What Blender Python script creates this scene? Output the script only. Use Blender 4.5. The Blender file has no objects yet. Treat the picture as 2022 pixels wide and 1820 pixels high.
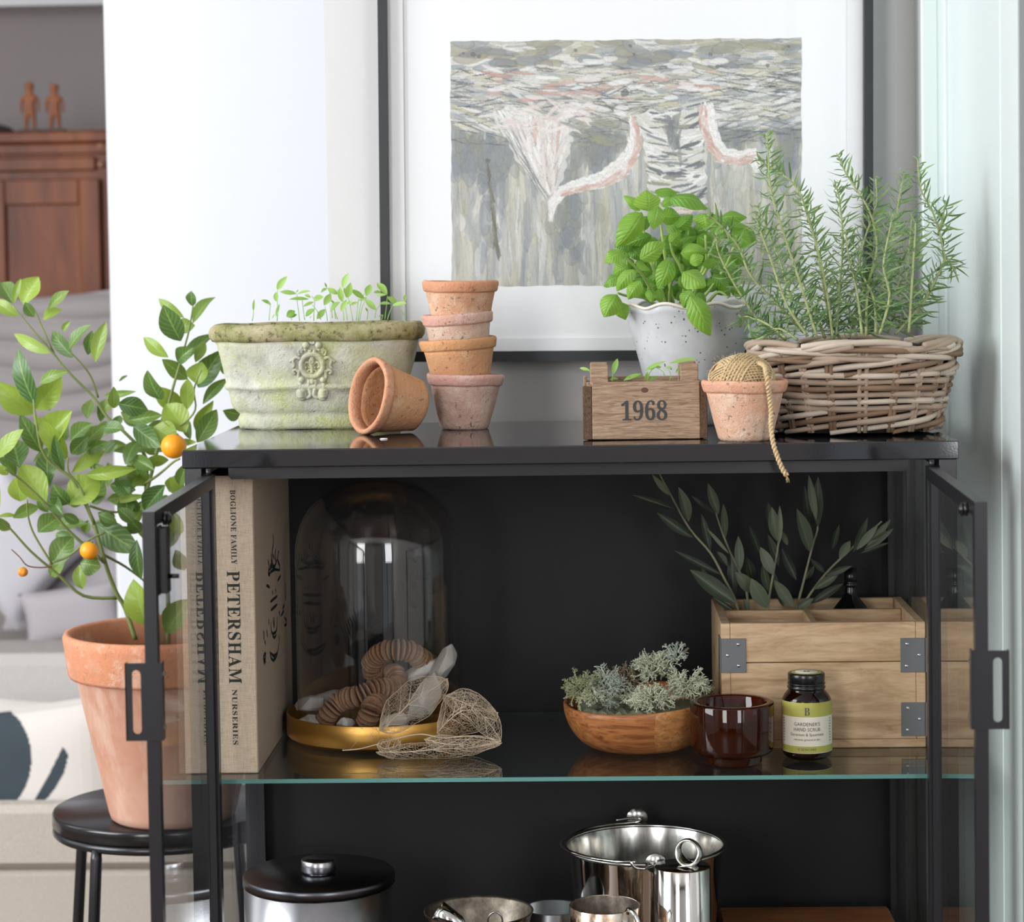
import bpy, math, random
import numpy as np
from mathutils import Vector, Matrix

sc = bpy.context.scene
COL = sc.collection
PI = math.pi
random.seed(11)
rng = np.random.default_rng(5)
U = random.uniform

# ------------------------------------------------------------------ camera
ZT = 1.13                                   # height of the cabinet top
CAM = Vector((0.42563, -2.40103, ZT + 0.1821))
YAW, PIT, ROL, FPX, PY0 = -0.032543, -0.046566, -0.015072, 4559.36, 748.2
CF = Vector((math.sin(YAW) * math.cos(PIT), math.cos(YAW) * math.cos(PIT), math.sin(PIT)))
_r = Vector((math.cos(YAW), -math.sin(YAW), 0)); _u = _r.cross(CF)
CR = math.cos(ROL) * _r + math.sin(ROL) * _u
CU = -math.sin(ROL) * _r + math.cos(ROL) * _u
cd = bpy.data.cameras.new('camera'); cam = bpy.data.objects.new('camera', cd); COL.objects.link(cam)
cam.matrix_world = Matrix(((CR.x, CU.x, -CF.x, CAM.x), (CR.y, CU.y, -CF.y, CAM.y), (CR.z, CU.z, -CF.z, CAM.z), (0, 0, 0, 1)))
cd.sensor_fit = 'HORIZONTAL'; cd.sensor_width = 36.0; cd.lens = FPX / 2022 * 36
cd.shift_y = (PY0 - 910) / 2022
cd.clip_start = 0.05; cd.clip_end = 60
cd.dof.use_dof = True; cd.dof.focus_distance = 2.52; cd.dof.aperture_fstop = 7.5
sc.camera = cam

def ray(px, py):
    return CF + CR * ((px - 1011) / FPX) - CU * ((py - PY0) / FPX)
def at(px, py, Y):
    d = ray(px, py); return CAM + d * ((Y - CAM.y) / d.y)
def onz(px, py, Z):
    d = ray(px, py); return CAM + d * ((Z - CAM.z) / d.z)

# ------------------------------------------------------------------ light
sc.view_settings.view_transform = 'Standard'; sc.view_settings.look = 'None'
sc.view_settings.gamma = 1.0; sc.view_settings.use_curve_mapping = False
sc.view_settings.exposure = 0.0
w = bpy.data.worlds.new('daylight'); sc.world = w; w.use_nodes = True
w.node_tree.nodes['Background'].inputs[0].default_value = (0.83, 0.92, 1.0, 1)
w.node_tree.nodes['Background'].inputs[1].default_value = 0.62

def area(name, loc, target, sx, sy, power, col):
    l = bpy.data.lights.new(name, 'AREA'); l.shape = 'RECTANGLE'; l.size = sx; l.size_y = sy
    l.energy = power; l.color = col
    o = bpy.data.objects.new(name, l); COL.objects.link(o)
    o.location = loc
    o.rotation_euler = (Vector(target) - Vector(loc)).to_track_quat('-Z', 'Y').to_euler()
    return o
area('window_light_left', (-2.35, -0.9, 1.9), (0.2, 0.5, 1.25), 1.6, 1.8, 105, (0.93, 0.97, 1.0))
area('window_light_rear_left', (-1.3, -4.2, 1.7), (0.0, 0.3, 1.15), 0.9, 1.9, 60, (1.0, 0.98, 0.96))
area('window_light_rear_right', (1.85, -4.3, 1.7), (0.5, 0.3, 1.15), 0.75, 1.9, 42, (0.97, 0.98, 1.0))
area('alcove_wall_light', (-1.75, 0.9, 1.75), (-0.1, 1.66, 1.3), 0.7, 1.7, 8, (0.96, 0.98, 1.0))  # unseen lamp aimed at the alcove wall; no window opening beside it
sc.cycles.max_bounces = 8; sc.cycles.diffuse_bounces = 3; sc.cycles.glossy_bounces = 5
sc.cycles.transmission_bounces = 6; sc.cycles.transparent_max_bounces = 24
sc.cycles.caustics_reflective = False; sc.cycles.caustics_refractive = False
sc.cycles.sample_clamp_indirect = 4.0

# ------------------------------------------------------------------ tags and meshes
WL = {}
def tag(o, label=None, cat=None, group=None, kind=None):
    if label: o['label'] = label
    if cat: o['category'] = cat
    if group: o['group'] = group
    if kind: o['kind'] = kind
    return o
def thing(name, label, cat, loc=(0, 0, 0), group=None):
    o = bpy.data.objects.new(name, None); COL.objects.link(o); o.location = loc
    o.empty_display_size = 0.02
    WL[o.name] = Vector(loc)
    return tag(o, label, cat, group)

def V(*a): return Vector(a)
class MB:
    def __init__(s): s.v = []; s.f = []; s.mi = []; s.sm = []; s.col = None
    def add(s, vs, fs, smooth=True, mi=0, xf=None):
        n = len(s.v)
        for p in vs:
            p = Vector(p); s.v.append(xf @ p if xf is not None else p)
        for f in fs:
            s.f.append(tuple(n + i for i in f)); s.mi.append(mi); s.sm.append(smooth)
    def box(s, a, b, mi=0, bev=0.0, xf=None):
        x0, y0, z0 = a; x1, y1, z1 = b
        if x0 > x1: x0, x1 = x1, x0
        if y0 > y1: y0, y1 = y1, y0
        if z0 > z1: z0, z1 = z1, z0
        if bev <= 0:
            vs = [(x, y, z) for z in (z0, z1) for y in (y0, y1) for x in (x0, x1)]
            fs = [(0, 2, 3, 1), (4, 5, 7, 6), (0, 1, 5, 4), (1, 3, 7, 5), (3, 2, 6, 7), (2, 0, 4, 6)]
            s.add(vs, fs, False, mi, xf); return
        c = bev; vs = []; idx = {}
        X, Y, Z = (x0, x1), (y0, y1), (z0, z1)
        for i in (0, 1):
            for j in (0, 1):
                for k in (0, 1):
                    px, py, pz = X[i], Y[j], Z[k]
                    dx, dy, dz = (c if i == 0 else -c), (c if j == 0 else -c), (c if k == 0 else -c)
                    idx[i, j, k] = len(vs)
                    vs += [(px, py + dy, pz + dz), (px + dx, py, pz + dz), (px + dx, py + dy, pz)]
        fs = []
        def q(l): fs.append(tuple(l))
        for i in (0, 1):
            q([idx[i, 0, 0], idx[i, 1, 0], idx[i, 1, 1], idx[i, 0, 1]] if i else [idx[i, 0, 0], idx[i, 0, 1], idx[i, 1, 1], idx[i, 1, 0]])
            q([idx[0, i, 0] + 1, idx[1, i, 0] + 1, idx[1, i, 1] + 1, idx[0, i, 1] + 1] if not i else [idx[0, i, 0] + 1, idx[0, i, 1] + 1, idx[1, i, 1] + 1, idx[1, i, 0] + 1])
            q([idx[0, 0, i] + 2, idx[1, 0, i] + 2, idx[1, 1, i] + 2, idx[0, 1, i] + 2] if i else [idx[0, 0, i] + 2, idx[0, 1, i] + 2, idx[1, 1, i] + 2, idx[1, 0, i] + 2])
        for a_ in (0, 1):
            for b_ in (0, 1):
                q([idx[0, a_, b_] + 1, idx[1, a_, b_] + 1, idx[1, a_, b_] + 2, idx[0, a_, b_] + 2])
                q([idx[a_, 0, b_] + 0, idx[a_, 1, b_] + 0, idx[a_, 1, b_] + 2, idx[a_, 0, b_] + 2])
                q([idx[a_, b_, 0] + 0, idx[a_, b_, 1] + 0, idx[a_, b_, 1] + 1, idx[a_, b_, 0] + 1])
        for k_, b0 in idx.items(): q([b0, b0 + 1, b0 + 2])
        s.add(vs, fs, False, mi, xf)
    def tube(s, pts, rad, n=8, mi=0, caps=True, closed=False, xf=None, flat=1.0, smooth=True):
        pts = [Vector(p) for p in pts]; m = len(pts)
        if not hasattr(rad, '__len__'): rad = [rad] * m
        vs = []; fs = []; prev = None
        for i, p in enumerate(pts):
            if closed: t = pts[(i + 1) % m] - pts[i - 1]
            else: t = pts[min(i + 1, m - 1)] - pts[max(i - 1, 0)]
            if t.length < 1e-9: t = Vector((0, 0, 1))
            t.normalize()
            if prev is None:
                ref = Vector((0, 0, 1)) if abs(t.z) < 0.9 else Vector((1, 0, 0))
                a = t.cross(ref).normalized()
            else:
                a = (prev - t * prev.dot(t))
                a = a.normalized() if a.length > 1e-6 else t.orthogonal().normalized()
            prev = a; b = t.cross(a)
            for k in range(n):
                th = 2 * PI * k / n
                vs.append(p + (a * math.cos(th) + b * math.sin(th) * flat) * rad[i])
        lim = m if closed else m - 1
        for i in range(lim):
            for k in range(n):
                a0 = i * n + k; a1 = i * n + (k + 1) % n; j = ((i + 1) % m) * n
                fs.append((a0, a1, j + (k + 1) % n, j + k))
        if caps and not closed:
            fs.append(tuple(range(n - 1, -1, -1))); fs.append(tuple((m - 1) * n + k for k in range(n)))
        s.add(vs, fs, smooth, mi, xf)
    def lathe(s, prof, n=64, mi=0, xf=None, sx=1, sy=1, jit=None, close=False, smooth=True, mis=None):
        """prof: [(r,z)...]; a zero radius closes the surface there. mis: a material index per profile span"""
        rings = []; base = len(s.v)
        def put(p):
            s.v.append(xf @ p if xf is not None else p); return len(s.v) - 1
        for (r, z) in prof:
            if r <= 1e-7: rings.append([put(Vector((0, 0, z)))])
            else:
                R = []
                for k in range(n):
                    th = 2 * PI * k / n; rr = r; zz = z
                    if jit: rr, zz = jit(r, z, th)
                    R.append(put(Vector((rr * sx * math.cos(th), rr * sy * math.sin(th), zz))))
                rings.append(R)
        m = len(rings)
        for i in range(m if close else m - 1):
            A, B = rings[i], rings[(i + 1) % m]
            mm = mis[i] if mis else mi
            for k in range(n):
                k2 = (k + 1) % n
                if len(A) == 1 and len(B) == 1: break
                if len(A) == 1: f = (A[0], B[k2], B[k])
                elif len(B) == 1: f = (A[k], A[k2], B[0])
                else: f = (A[k], A[k2], B[k2], B[k])
                s.f.append(f); s.mi.append(mm); s.sm.append(smooth)
    def prism(s, poly, frame, th, mi=0):
        """poly 2-D outline, frame(u, v, d) -> point"""
        n = len(poly)
        vs = [frame(u, v, 0) for u, v in poly] + [frame(u, v, th) for u, v in poly]
        fs = [tuple(range(n)), tuple(range(2 * n - 1, n - 1, -1))]
        fs += [(i, (i + 1) % n, n + (i + 1) % n, n + i) for i in range(n)]
        s.add(vs, fs, False, mi)
    def build(s, name, mats, parent=None, recalc=False, cols=None, sub=0, mods=()):
        if not isinstance(mats, (list, tuple)): mats = [mats]
        off = Vector((0, 0, 0)); q = parent
        while q is not None: off = off + WL.get(q.name, Vector((0, 0, 0))); q = q.parent
        me = bpy.data.meshes.new(name)
        me.from_pydata([tuple(p - off) for p in s.v], [], s.f)
        for m_ in mats: me.materials.append(m_)
        me.polygons.foreach_set('material_index', s.mi)
        me.polygons.foreach_set('use_smooth', s.sm)
        if cols is not None:
            ca = me.color_attributes.new('tone', 'FLOAT_COLOR', 'POINT')
            ca.data.foreach_set('color', np.asarray(cols, dtype=np.float32).ravel())
        if recalc:
            import bmesh
            bm = bmesh.new(); bm.from_mesh(me); bmesh.ops.recalc_face_normals(bm, faces=bm.faces); bm.to_mesh(me); bm.free()
        me.update()
        o = bpy.data.objects.new(name, me); COL.objects.link(o)
        if parent is not None: o.parent = parent
        WL[o.name] = Vector((0, 0, 0))
        if sub:
            md = o.modifiers.new('sub', 'SUBSURF'); md.levels = sub; md.render_levels = sub
        return o

def text_mesh(body, size, space=1.0, font=None):
    c = bpy.data.curves.new('text', 'FONT'); c.body = body; c.size = size; c.align_x = 'CENTER'; c.align_y = 'CENTER'
    c.space_character = space; c.resolution_u = 3
    o = bpy.data.objects.new('text_tmp', c); COL.objects.link(o)
    bpy.context.view_layer.update()
    m = bpy.data.meshes.new_from_object(o.evaluated_get(bpy.context.evaluated_depsgraph_get()))
    vs = [v.co.copy() for v in m.vertices]; fs = [tuple(p.vertices) for p in m.polygons]
    bpy.data.objects.remove(o); bpy.data.meshes.remove(m)
    xs = [v.x for v in vs]; ys = [v.y for v in vs]
    cx = (min(xs) + max(xs)) / 2; cy = (min(ys) + max(ys)) / 2
    return [(v.x - cx, v.y - cy) for v in vs], fs, max(xs) - min(xs)
def bold(t):
    o = ''
    for ch in t:
        if 'A' <= ch <= 'Z': o += chr(0x1D400 + ord(ch) - 65)
        elif 'a' <= ch <= 'z': o += chr(0x1D41A + ord(ch) - 97)
        elif '0' <= ch <= '9': o += chr(0x1D7CE + ord(ch) - 48)
        else: o += ch
    return o
def letters(mb, body, size, frame, width=None, serif=True, mi=0, space=1.0, sy=1.0):
    """lettering laid on a surface; frame(u, v) -> point"""
    vs, fs, wd = text_mesh(bold(body) if serif else body, size, space)
    k = (width / wd) if width else 1.0
    mb.add([frame(x * k, y * sy * (k if sy == 1.0 else 1)) for x, y in vs], fs, False, mi)

# ------------------------------------------------------------------ materials
def lin(c):
    if isinstance(c, str):
        c = tuple(int(c[i:i + 2], 16) / 255 for i in (0, 2, 4))
    return tuple(((x / 12.92) if x <= 0.04045 else ((x + 0.055) / 1.055) ** 2.4) for x in c) + (1,)
class NT:
    def __init__(s, name):
        s.m = bpy.data.materials.new(name); s.m.use_nodes = True; s.t = s.m.node_tree
        s.p = s.t.nodes['Principled BSDF']; s.out = s.t.nodes['Material Output']; s._c = None
    def n(s, ty, **kw):
        nd = s.t.nodes.new(ty)
        for k, v in kw.items(): setattr(nd, k, v)
        return nd
    def l(s, a, b): s.t.links.new(a, b)
    def coord(s, scale=(1, 1, 1), rot=(0, 0, 0), which='Object'):
        tc = s.n('ShaderNodeTexCoord'); mp = s.n('ShaderNodeMapping')
        mp.inputs['Scale'].default_value = scale; mp.inputs['Rotation'].default_value = rot
        s.l(tc.outputs[which], mp.inputs[0]); return mp.outputs[0]
    def noise(s, vec, scale, detail=4, rough=0.55, dist=0.0):
        nd = s.n('ShaderNodeTexNoise'); nd.inputs['Scale'].default_value = scale; nd.inputs['Detail'].default_value = detail
        nd.inputs['Roughness'].default_value = rough; nd.inputs['Distortion'].default_value = dist
        s.l(vec, nd.inputs['Vector']); return nd.outputs['Fac']
    def ramp(s, fac, stops):
        nd = s.n('ShaderNodeValToRGB'); e = nd.color_ramp.elements
        while len(e) < len(stops): e.new(0.5)
        for i, (p, c) in enumerate(stops):
            e[i].position = p; e[i].color = lin(c) if not isinstance(c, (int, float)) else (c, c, c, 1)
        s.l(fac, nd.inputs[0]); return nd.outputs[0]
    def mix(s, fac, a, b, mode='MIX'):
        nd = s.n('ShaderNodeMix', data_type='RGBA', blend_type=mode)
        if isinstance(fac, (int, float)): nd.inputs[0].default_value = fac
        else: s.l(fac, nd.inputs[0])
        for i, x in ((6, a), (7, b)):
            if isinstance(x, (str, tuple)): nd.inputs[i].default_value = lin(x)
            else: s.l(x, nd.inputs[i])
        return nd.outputs[2]
    def math(s, op, a, b=0.5, clamp=False):
        nd = s.n('ShaderNodeMath', operation=op); nd.use_clamp = clamp
        for i, x in ((0, a), (1, b)):
            if isinstance(x, (int, float)): nd.inputs[i].default_value = x
            else: s.l(x, nd.inputs[i])
        return nd.outputs[0]
    def bump(s, h, strength=0.3, dist=0.001):
        nd = s.n('ShaderNodeBump'); nd.inputs['Strength'].default_value = strength; nd.inputs['Distance'].default_value = dist
        s.l(h, nd.inputs['Height']); s.l(nd.outputs[0], s.p.inputs['Normal']); return nd
    def set(s, **kw):
        for k, v in kw.items():
            k = k.replace('_', ' ')
            if isinstance(v, (int, float)): s.p.inputs[k].default_value = v
            elif isinstance(v, (str, tuple)): s.p.inputs[k].default_value = lin(v)
            else: s.l(v, s.p.inputs[k])
        return s

def plain(name, col, rough=0.5, metal=0.0, spec=0.5, var=0.0, scale=20, bump=0.0, bscale=200):
    t = NT(name); v = t.coord()
    if var:
        c = lin(col); a = tuple(x * (1 - var) for x in c[:3]) + (1,); b = tuple(min(1, x * (1 + var)) for x in c[:3]) + (1,)
        nd = t.n('ShaderNodeMix', data_type='RGBA'); nd.inputs[6].default_value = a; nd.inputs[7].default_value = b
        t.l(t.noise(v, scale, 5), nd.inputs[0]); t.l(nd.outputs[2], t.p.inputs['Base Color'])
    else: t.set(Base_Color=col)
    t.set(Roughness=rough, Metallic=metal, Specular_IOR_Level=spec)
    if bump: t.bump(t.noise(v, bscale, 4), bump)
    return t.m

def glass_mat(name, tint=(1, 1, 1), ior=1.48, haze=0.0, rough=0.0):
    """thin clear glass: what it does not reflect passes straight through"""
    t = NT(name); t.t.nodes.remove(t.p)
    g = t.n('ShaderNodeNewGeometry')
    fr = t.n('ShaderNodeFresnel')
    i = t.math('ADD', t.math('MULTIPLY', g.outputs['Backfacing'], 1 / ior - ior), ior)
    t.l(i, fr.inputs['IOR'])
    tr = t.n('ShaderNodeBsdfTransparent'); tr.inputs[0].default_value = tuple(tint) + (1,)
    gl = t.n('ShaderNodeBsdfGlossy'); gl.inputs['Roughness'].default_value = rough; gl.inputs[0].default_value = (1, 1, 1, 1)
    mx = t.n('ShaderNodeMixShader'); t.l(fr.outputs[0], mx.inputs[0]); t.l(tr.outputs[0], mx.inputs[1]); t.l(gl.outputs[0], mx.inputs[2])
    t.l(mx.outputs[0], t.out.inputs[0])
    return t.m

M = {}
M['wall_white'] = plain('white_paint', 'e6e8ec', 0.7, bump=0.05, bscale=300)
M['wall_near'] = plain('soft_grey_paint', 'd6d5d4', 0.7, bump=0.05, bscale=300)
M['wall_hall'] = plain('grey_mauve_paint', '9a9190', 0.8)
M['ceiling'] = plain('ceiling_paint', 'e8e6e8', 0.8)
M['green_gloss'] = plain('pale_green_gloss_paint', 'e0eae8', 0.22)
M['rubber'] = plain('grey_seal', '8b908f', 0.5)
M['black_steel'] = plain('black_powder_coated_steel', '202024', 0.30, 0.0, 0.5, bump=0.02, bscale=900)
M['black_steel_top'] = plain('black_satin_steel_top', '242326', 0.055, 0.0, 0.85, bump=0.01, bscale=500)
M['black_panel'] = plain('black_back_panel', '161517', 0.55, 0.0, 0.3)
M['black_plastic'] = plain('black_plastic', '141416', 0.25)
M['glass'] = glass_mat('clear_glass', (0.985, 0.995, 0.99))
M['picture_glass'] = glass_mat('picture_glass', (0.998, 0.998, 0.999), 1.35)
M['shelf_glass'] = glass_mat('shelf_glass', (0.90, 0.96, 0.94), 1.52)
M['dome_glass'] = glass_mat('dome_glass', (0.97, 0.97, 0.97), 1.5)
t = NT('glass_edge'); t.set(Base_Color='5f8f8a', Roughness=0.25, Emission_Color='000000'); M['glass_edge'] = t.m
M['glass_edge_shaded'] = plain('glass_edge_shaded', '1d3735', .2)  # rear and side edges: same glass as the front, dimness put into the colour
M['chrome'] = plain('polished_silver', 'dcdad6', 0.08, 1.0)
M['satin_steel'] = plain('satin_steel', 'c9c8c6', 0.24, 1.0)
M['steel'] = plain('steel_screw', 'b8b8b8', 0.3, 1.0)

def floor_mat():
    t = NT('oak_floor'); v = t.coord((1, 6, 1)); br = t.n('ShaderNodeTexBrick')
    t.l(t.coord((1, 1, 1)), br.inputs['Vector']); br.inputs['Scale'].default_value = 4
    br.inputs['Color1'].default_value = lin('6e543c'); br.inputs['Color2'].default_value = lin('5c4430'); br.inputs['Mortar'].default_value = lin('3a2a1e')
    br.inputs['Mortar Size'].default_value = 0.006
    t.set(Base_Color=t.mix(0.4, br.outputs[0], t.ramp(t.noise(v, 12, 6), [(0.3, '4a3626'), (0.7, '7a5d44')])), Roughness=0.4)
    return t.m
M['floor'] = floor_mat()

# ------------------------------------------------------------------ the setting
def struct(name, mb, m):
    o = mb.build(name, m); o['kind'] = 'structure'; return o
def slab(name, a, b, m, bev=0):
    mb = MB(); mb.box(a, b, bev=bev); return struct(name, mb, m)
slab('floor', (-4.2, -4.6, -0.1), (3.2, 4.6, 0), M['floor'])
slab('ceiling', (-4.2, -4.6, 2.7), (3.2, 4.6, 2.8), M['ceiling'])
slab('wall_back', (0.103, 0.495, 0), (1.1, 0.595, 2.7), M['wall_near'])
slab('wall_alcove', (-0.424, 1.70, 0), (1.1, 1.82, 2.7), M['wall_white'], bev=0.004)
slab('wall_hall', (-4.2, 3.70, 0), (1.1, 3.80, 2.7), M['wall_hall'])
slab('wall_right', (1.0, 0.595, 0), (1.1, 3.70, 2.7), M['wall_white'])
# boxed-in beam across the hall ceiling line (seen at the very top left)
slab('trim_1', (-4.2, 3.55, at(100, 10, 3.55).z), (-0.3, 3.70, 2.7), M['ceiling'])
slab('trim_2', (at(1820, 400, .44).x, 0.435, 0), (at(1853, 400, .44).x, 0.495, 2.7), M['green_gloss'], bev=0.002)
slab('trim_4', (at(1845, 400, .46).x, 0.436, 0), (0.868, 0.495, 2.7), M['green_gloss'])
slab('trim_3', (at(1864, 400, .44).x, 0.43, 0), (0.90, 0.495, 2.7), M['green_gloss'], bev=0.001)
mb = MB(); mb.box((0.868, -0.03, 0), (0.93, 0.43, 2.7), bev=0.0015)
mb.box((0.8665, -0.03, 0), (0.868, -0.018, 2.7)); mb.box((0.8672, 0.078, 0), (0.868, 0.081, 2.7))
mb.box((0.868, -0.036, 0), (0.93, -0.03, 2.7), mi=1)
struct('door_1', mb, [M['green_gloss'], M['rubber']])
# the room behind the photographer: wall with tall windows and dark mullions
mb = MB()
for x0, x1 in ((-4.2, -1.9), (-0.7, 1.1), (2.3, 3.2)): mb.box((x0, -4.6, 0), (x1, -4.5, 2.7))
mb.box((-4.2, -4.6, 0), (3.2, -4.5, 0.35)); mb.box((-4.2, -4.6, 2.55), (3.2, -4.5, 2.7))
struct('wall_front', mb, M['wall_near'])
mb = MB()
for a in (-1.9, -1.32, -0.74, 1.1, 1.68, 2.26):
    mb.box((a, -4.56, 0.35), (a + 0.04, -4.5, 2.55))
struct('window_1', mb, M['black_steel'])
slab('wall_east', (2.4, -4.5, 0), (2.5, -0.036, 2.7), M['wall_near'])
mb = MB()
mb.box((-3.0, -4.5, 0), (-2.9, -2.1, 2.7)); mb.box((-3.0, 0.3, 0), (-2.9, 3.7, 2.7))
mb.box((-3.0, -2.1, 0), (-2.9, 0.3, 0.6)); mb.box((-3.0, -2.1, 2.5), (-2.9, 0.3, 2.7))
struct('wall_left', mb, M['wall_near'])
# ------------------------------------------------------------------ black steel display cabinet
cab = thing('display_cabinet', 'black steel cabinet with open glass doors under the terracotta pots and herbs', 'cabinet', (0.405, 0.2, 0))
mb = MB(); mb.box((0, 0, ZT - 0.0192), (0.81, 0.40, ZT), bev=0.0012)
mb.build('top_panel', M['black_steel_top'], cab)
mb = MB()
for x0, x1 in ((0.0025, 0.0205), (0.7895, 0.8075)):
    for y0, y1 in ((0.0, 0.012), (0.374, 0.392)):
        mb.box((x0, y0, 0.0), (x1, y1, ZT - 0.0192), bev=0.0006)
mb.box((0.0205, 0.006, 0.06), (0.7895, 0.030, 0.085)); mb.box((0.0025, 0.012, 0.06), (0.0125, 0.374, 0.085)); mb.box((0.7975, 0.012, 0.06), (0.8075, 0.374, 0.085))
mb.box((0.0025, 0.012, ZT - 0.034), (0.0105, 0.374, ZT - 0.0192)); mb.box((0.7995, 0.012, ZT - 0.034), (0.8075, 0.374, ZT - 0.0192))
# rear inner uprights
mb.box((0.0205, 0.360, 0.06), (0.0275, 0.378, ZT - 0.02)); mb.box((0.7825, 0.360, 0.06), (0.7895, 0.378, ZT - 0.02))
mb.build('frame', M['black_steel'], cab)
mb = MB(); mb.box((0.0205, 0.386, 0.07), (0.7895, 0.390, ZT - 0.0192)); mb.build('back_panel', M['black_panel'], cab)
mb = MB(); mb.box((0.003, 0.012, 0.062), (0.807, 0.386, 0.078)); mb.build('bottom_panel', M['black_steel'], cab)
# door stop rail hanging below the top
fr = lambda u, v, d: V(u, 0.017 + d, v)
z1, z0 = ZT - 0.0205, ZT - 0.0325
mb = MB(); mb.prism([(0.046, z1), (0.046, z0 + 0.003), (0.049, z0), (0.757, z0), (0.760, z0 + 0.003), (0.760, z1)], fr, 0.004)
mb.build('stop_rail', M['black_steel'], cab)
for nm, x in (('side_glass', 0.0045), ('side_glass', 0.8025)):
    mb = MB(); mb.box((x, 0.013, 0.086), (x + 0.003, 0.373, ZT - 0.035)); mb.build(nm, M['glass'], cab)
ZS = 0.7770; ZL = 0.43
for z in (ZS, ZL):
    mb = MB(); mb.box((0.011, 0.021, z - 0.0045), (0.799, 0.383, z))
    mb.mi = [0, 0, 1, 2, 2, 2]
    mb.build('glass_shelf', [M['shelf_glass'], M['glass_edge'], M['glass_edge_shaded']], cab)

def door(sign, hx, ang, hinge_y=0.001):
    """sign -1: the left door; hx the inner face of the hinge stile"""
    L, T, W2 = 0.378, 0.0112, 0.0135
    zt, zb = ZT - 0.0255, 0.095
    c, s_ = math.cos(ang), math.sin(ang)
    def fr(l, t, z):           # l along the door from the hinge to the free end, t outwards
        return V(hx + sign * (-l * s_ * 1 + t * c), hinge_y - l * c - t * s_, z)
    m = MB()
    def bx(l0, l1, t0, t1, za, zb_, mi=0, target=None):
        tm = target or m
        vs = [fr(l, t_, z) for z in (za, zb_) for t_ in (t0, t1) for l in (l0, l1)]
        tm.add(vs, [(0, 2, 3, 1), (4, 5, 7, 6), (0, 1, 5, 4), (1, 3, 7, 5), (3, 2, 6, 7), (2, 0, 4, 6)], False, mi)
    bx(0, 0.016, 0, T, zb, zt); bx(L - W2, L, 0, T, zb, zt)
    bx(0.016, L - W2, 0, T, zt - W2, zt); bx(0.016, L - W2, 0, T, zb, zb + W2)
    bx(0.016, 0.0215, 0.0035, T - 0.001, zb, zt)
    d = m.build('door', M['black_steel'], cab, recalc=True)
    g = MB(); bx(0.0165, L - W2 - .0005, 0.0065, 0.0098, zb + W2, zt - W2, target=g); g.build('door_glass', M['glass'], d, recalc=True)
    # pull: folded plate with a slot, standing off the free edge
    zc = at(286 if sign < 0 else 1956, 1386 if sign < 0 else 1362, -0.379).z
    ph, sw, sh = 0.0347, 0.0039, 0.0286
    cxs = T + 0.0078; x0, x1 = -0.0028, T + 0.0180
    p = MB()
    def plate(poly):
        n = len(poly)
        p.add([fr(L + .0003, a, zc + b) for a, b in poly] + [fr(L + .0019, a, zc + b) for a, b in poly],
              [tuple(range(n)), tuple(range(2 * n - 1, n - 1, -1))] + [(i, (i + 1) % n, n + (i + 1) % n, n + i) for i in range(n)], False)
    plate([(x0, -ph), (cxs - sw, -ph), (cxs - sw, ph), (x0, ph)]); plate([(cxs + sw, -ph), (x1, -ph), (x1, ph), (cxs + sw, ph)])
    for sg in (1, -1):
        for k in range(10):
            a0, a1 = PI * k / 10, PI * (k + 1) / 10
            plate([(cxs + sw * math.cos(a0), sg * (sh - sw + sw * math.sin(a0))), (cxs + sw * math.cos(a0), sg * ph), (cxs + sw * math.cos(a1), sg * ph), (cxs + sw * math.cos(a1), sg * (sh - sw + sw * math.sin(a1)))])
    bx(L - 0.010, L + 0.0019, x0 - 0.0012, x0 + .0004, zc - ph, zc + ph, target=p); bx(L - 0.006, L + 0.0019, x1 - 0.0012, x1, zc - ph, zc + ph, target=p)
    p.build('handle', M['black_steel'], d, recalc=True)
    for dz in (-0.024, 0.024):
        s = MB(); bx(L - 0.0075, L - 0.0045, x0 - 0.0028, x0 - 0.0012, zc + dz - 0.0018, zc + dz + .0018, target=s)
        s.build('screw', M['steel'], d, recalc=True)
    # catch disc near the top of the free stile
    c2 = MB(); pc = fr(L - 0.046, -0.001, zt - 0.0095)
    ax = V(sign * -c, s_, 0).normalized()
    q0 = fr(L - 0.046, 0, zt - 0.011)
    c2.tube([q0, q0 + ax * 0.0035], 0.0062, 20); c2.tube([q0 + ax * 0.0045, q0 + ax * 0.0062], 0.0062, 20); c2.tube([q0 + ax * 0.003, q0 + ax * 0.0075], 0.0040, 20)
    c2.build('catch', M['black_plastic'], d)
    # hinge pin
    h = MB(); h.tube([fr(0.008, T / 2, zt - 0.001), fr(0.008, T / 2, ZT - 0.019)], 0.0028, 12); h.build('hinge_pin', M['black_steel'], d)
    if sign < 0:
        k = MB(); za, zb2 = at(300, 1170, -0.36).z, at(300, 1042, -0.36).z
        bx(L - 0.030, L - 0.010, -0.0085, 0.0002, za, zb2, target=k)
        bx(L - 0.031, L - 0.009, -0.0012, 0.0006, za - .0015, zb2 + .0015, target=k)
        bx(L - 0.012, L - 0.0095, -0.0075, -0.0018, za + .004, zb2 - .004, target=k)
        zz = at(345, 1138, -0.36).z
        pt = fr(L - 0.020, -0.0085, zz); k.tube([pt, pt + ax * 0.009], 0.0021, 12)
        k.build('lock_case', M['black_plastic'], d, recalc=True)
    return d
door(-1, 0.0345, 0.018)
door(1, 0.7753, 0.033)

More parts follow.
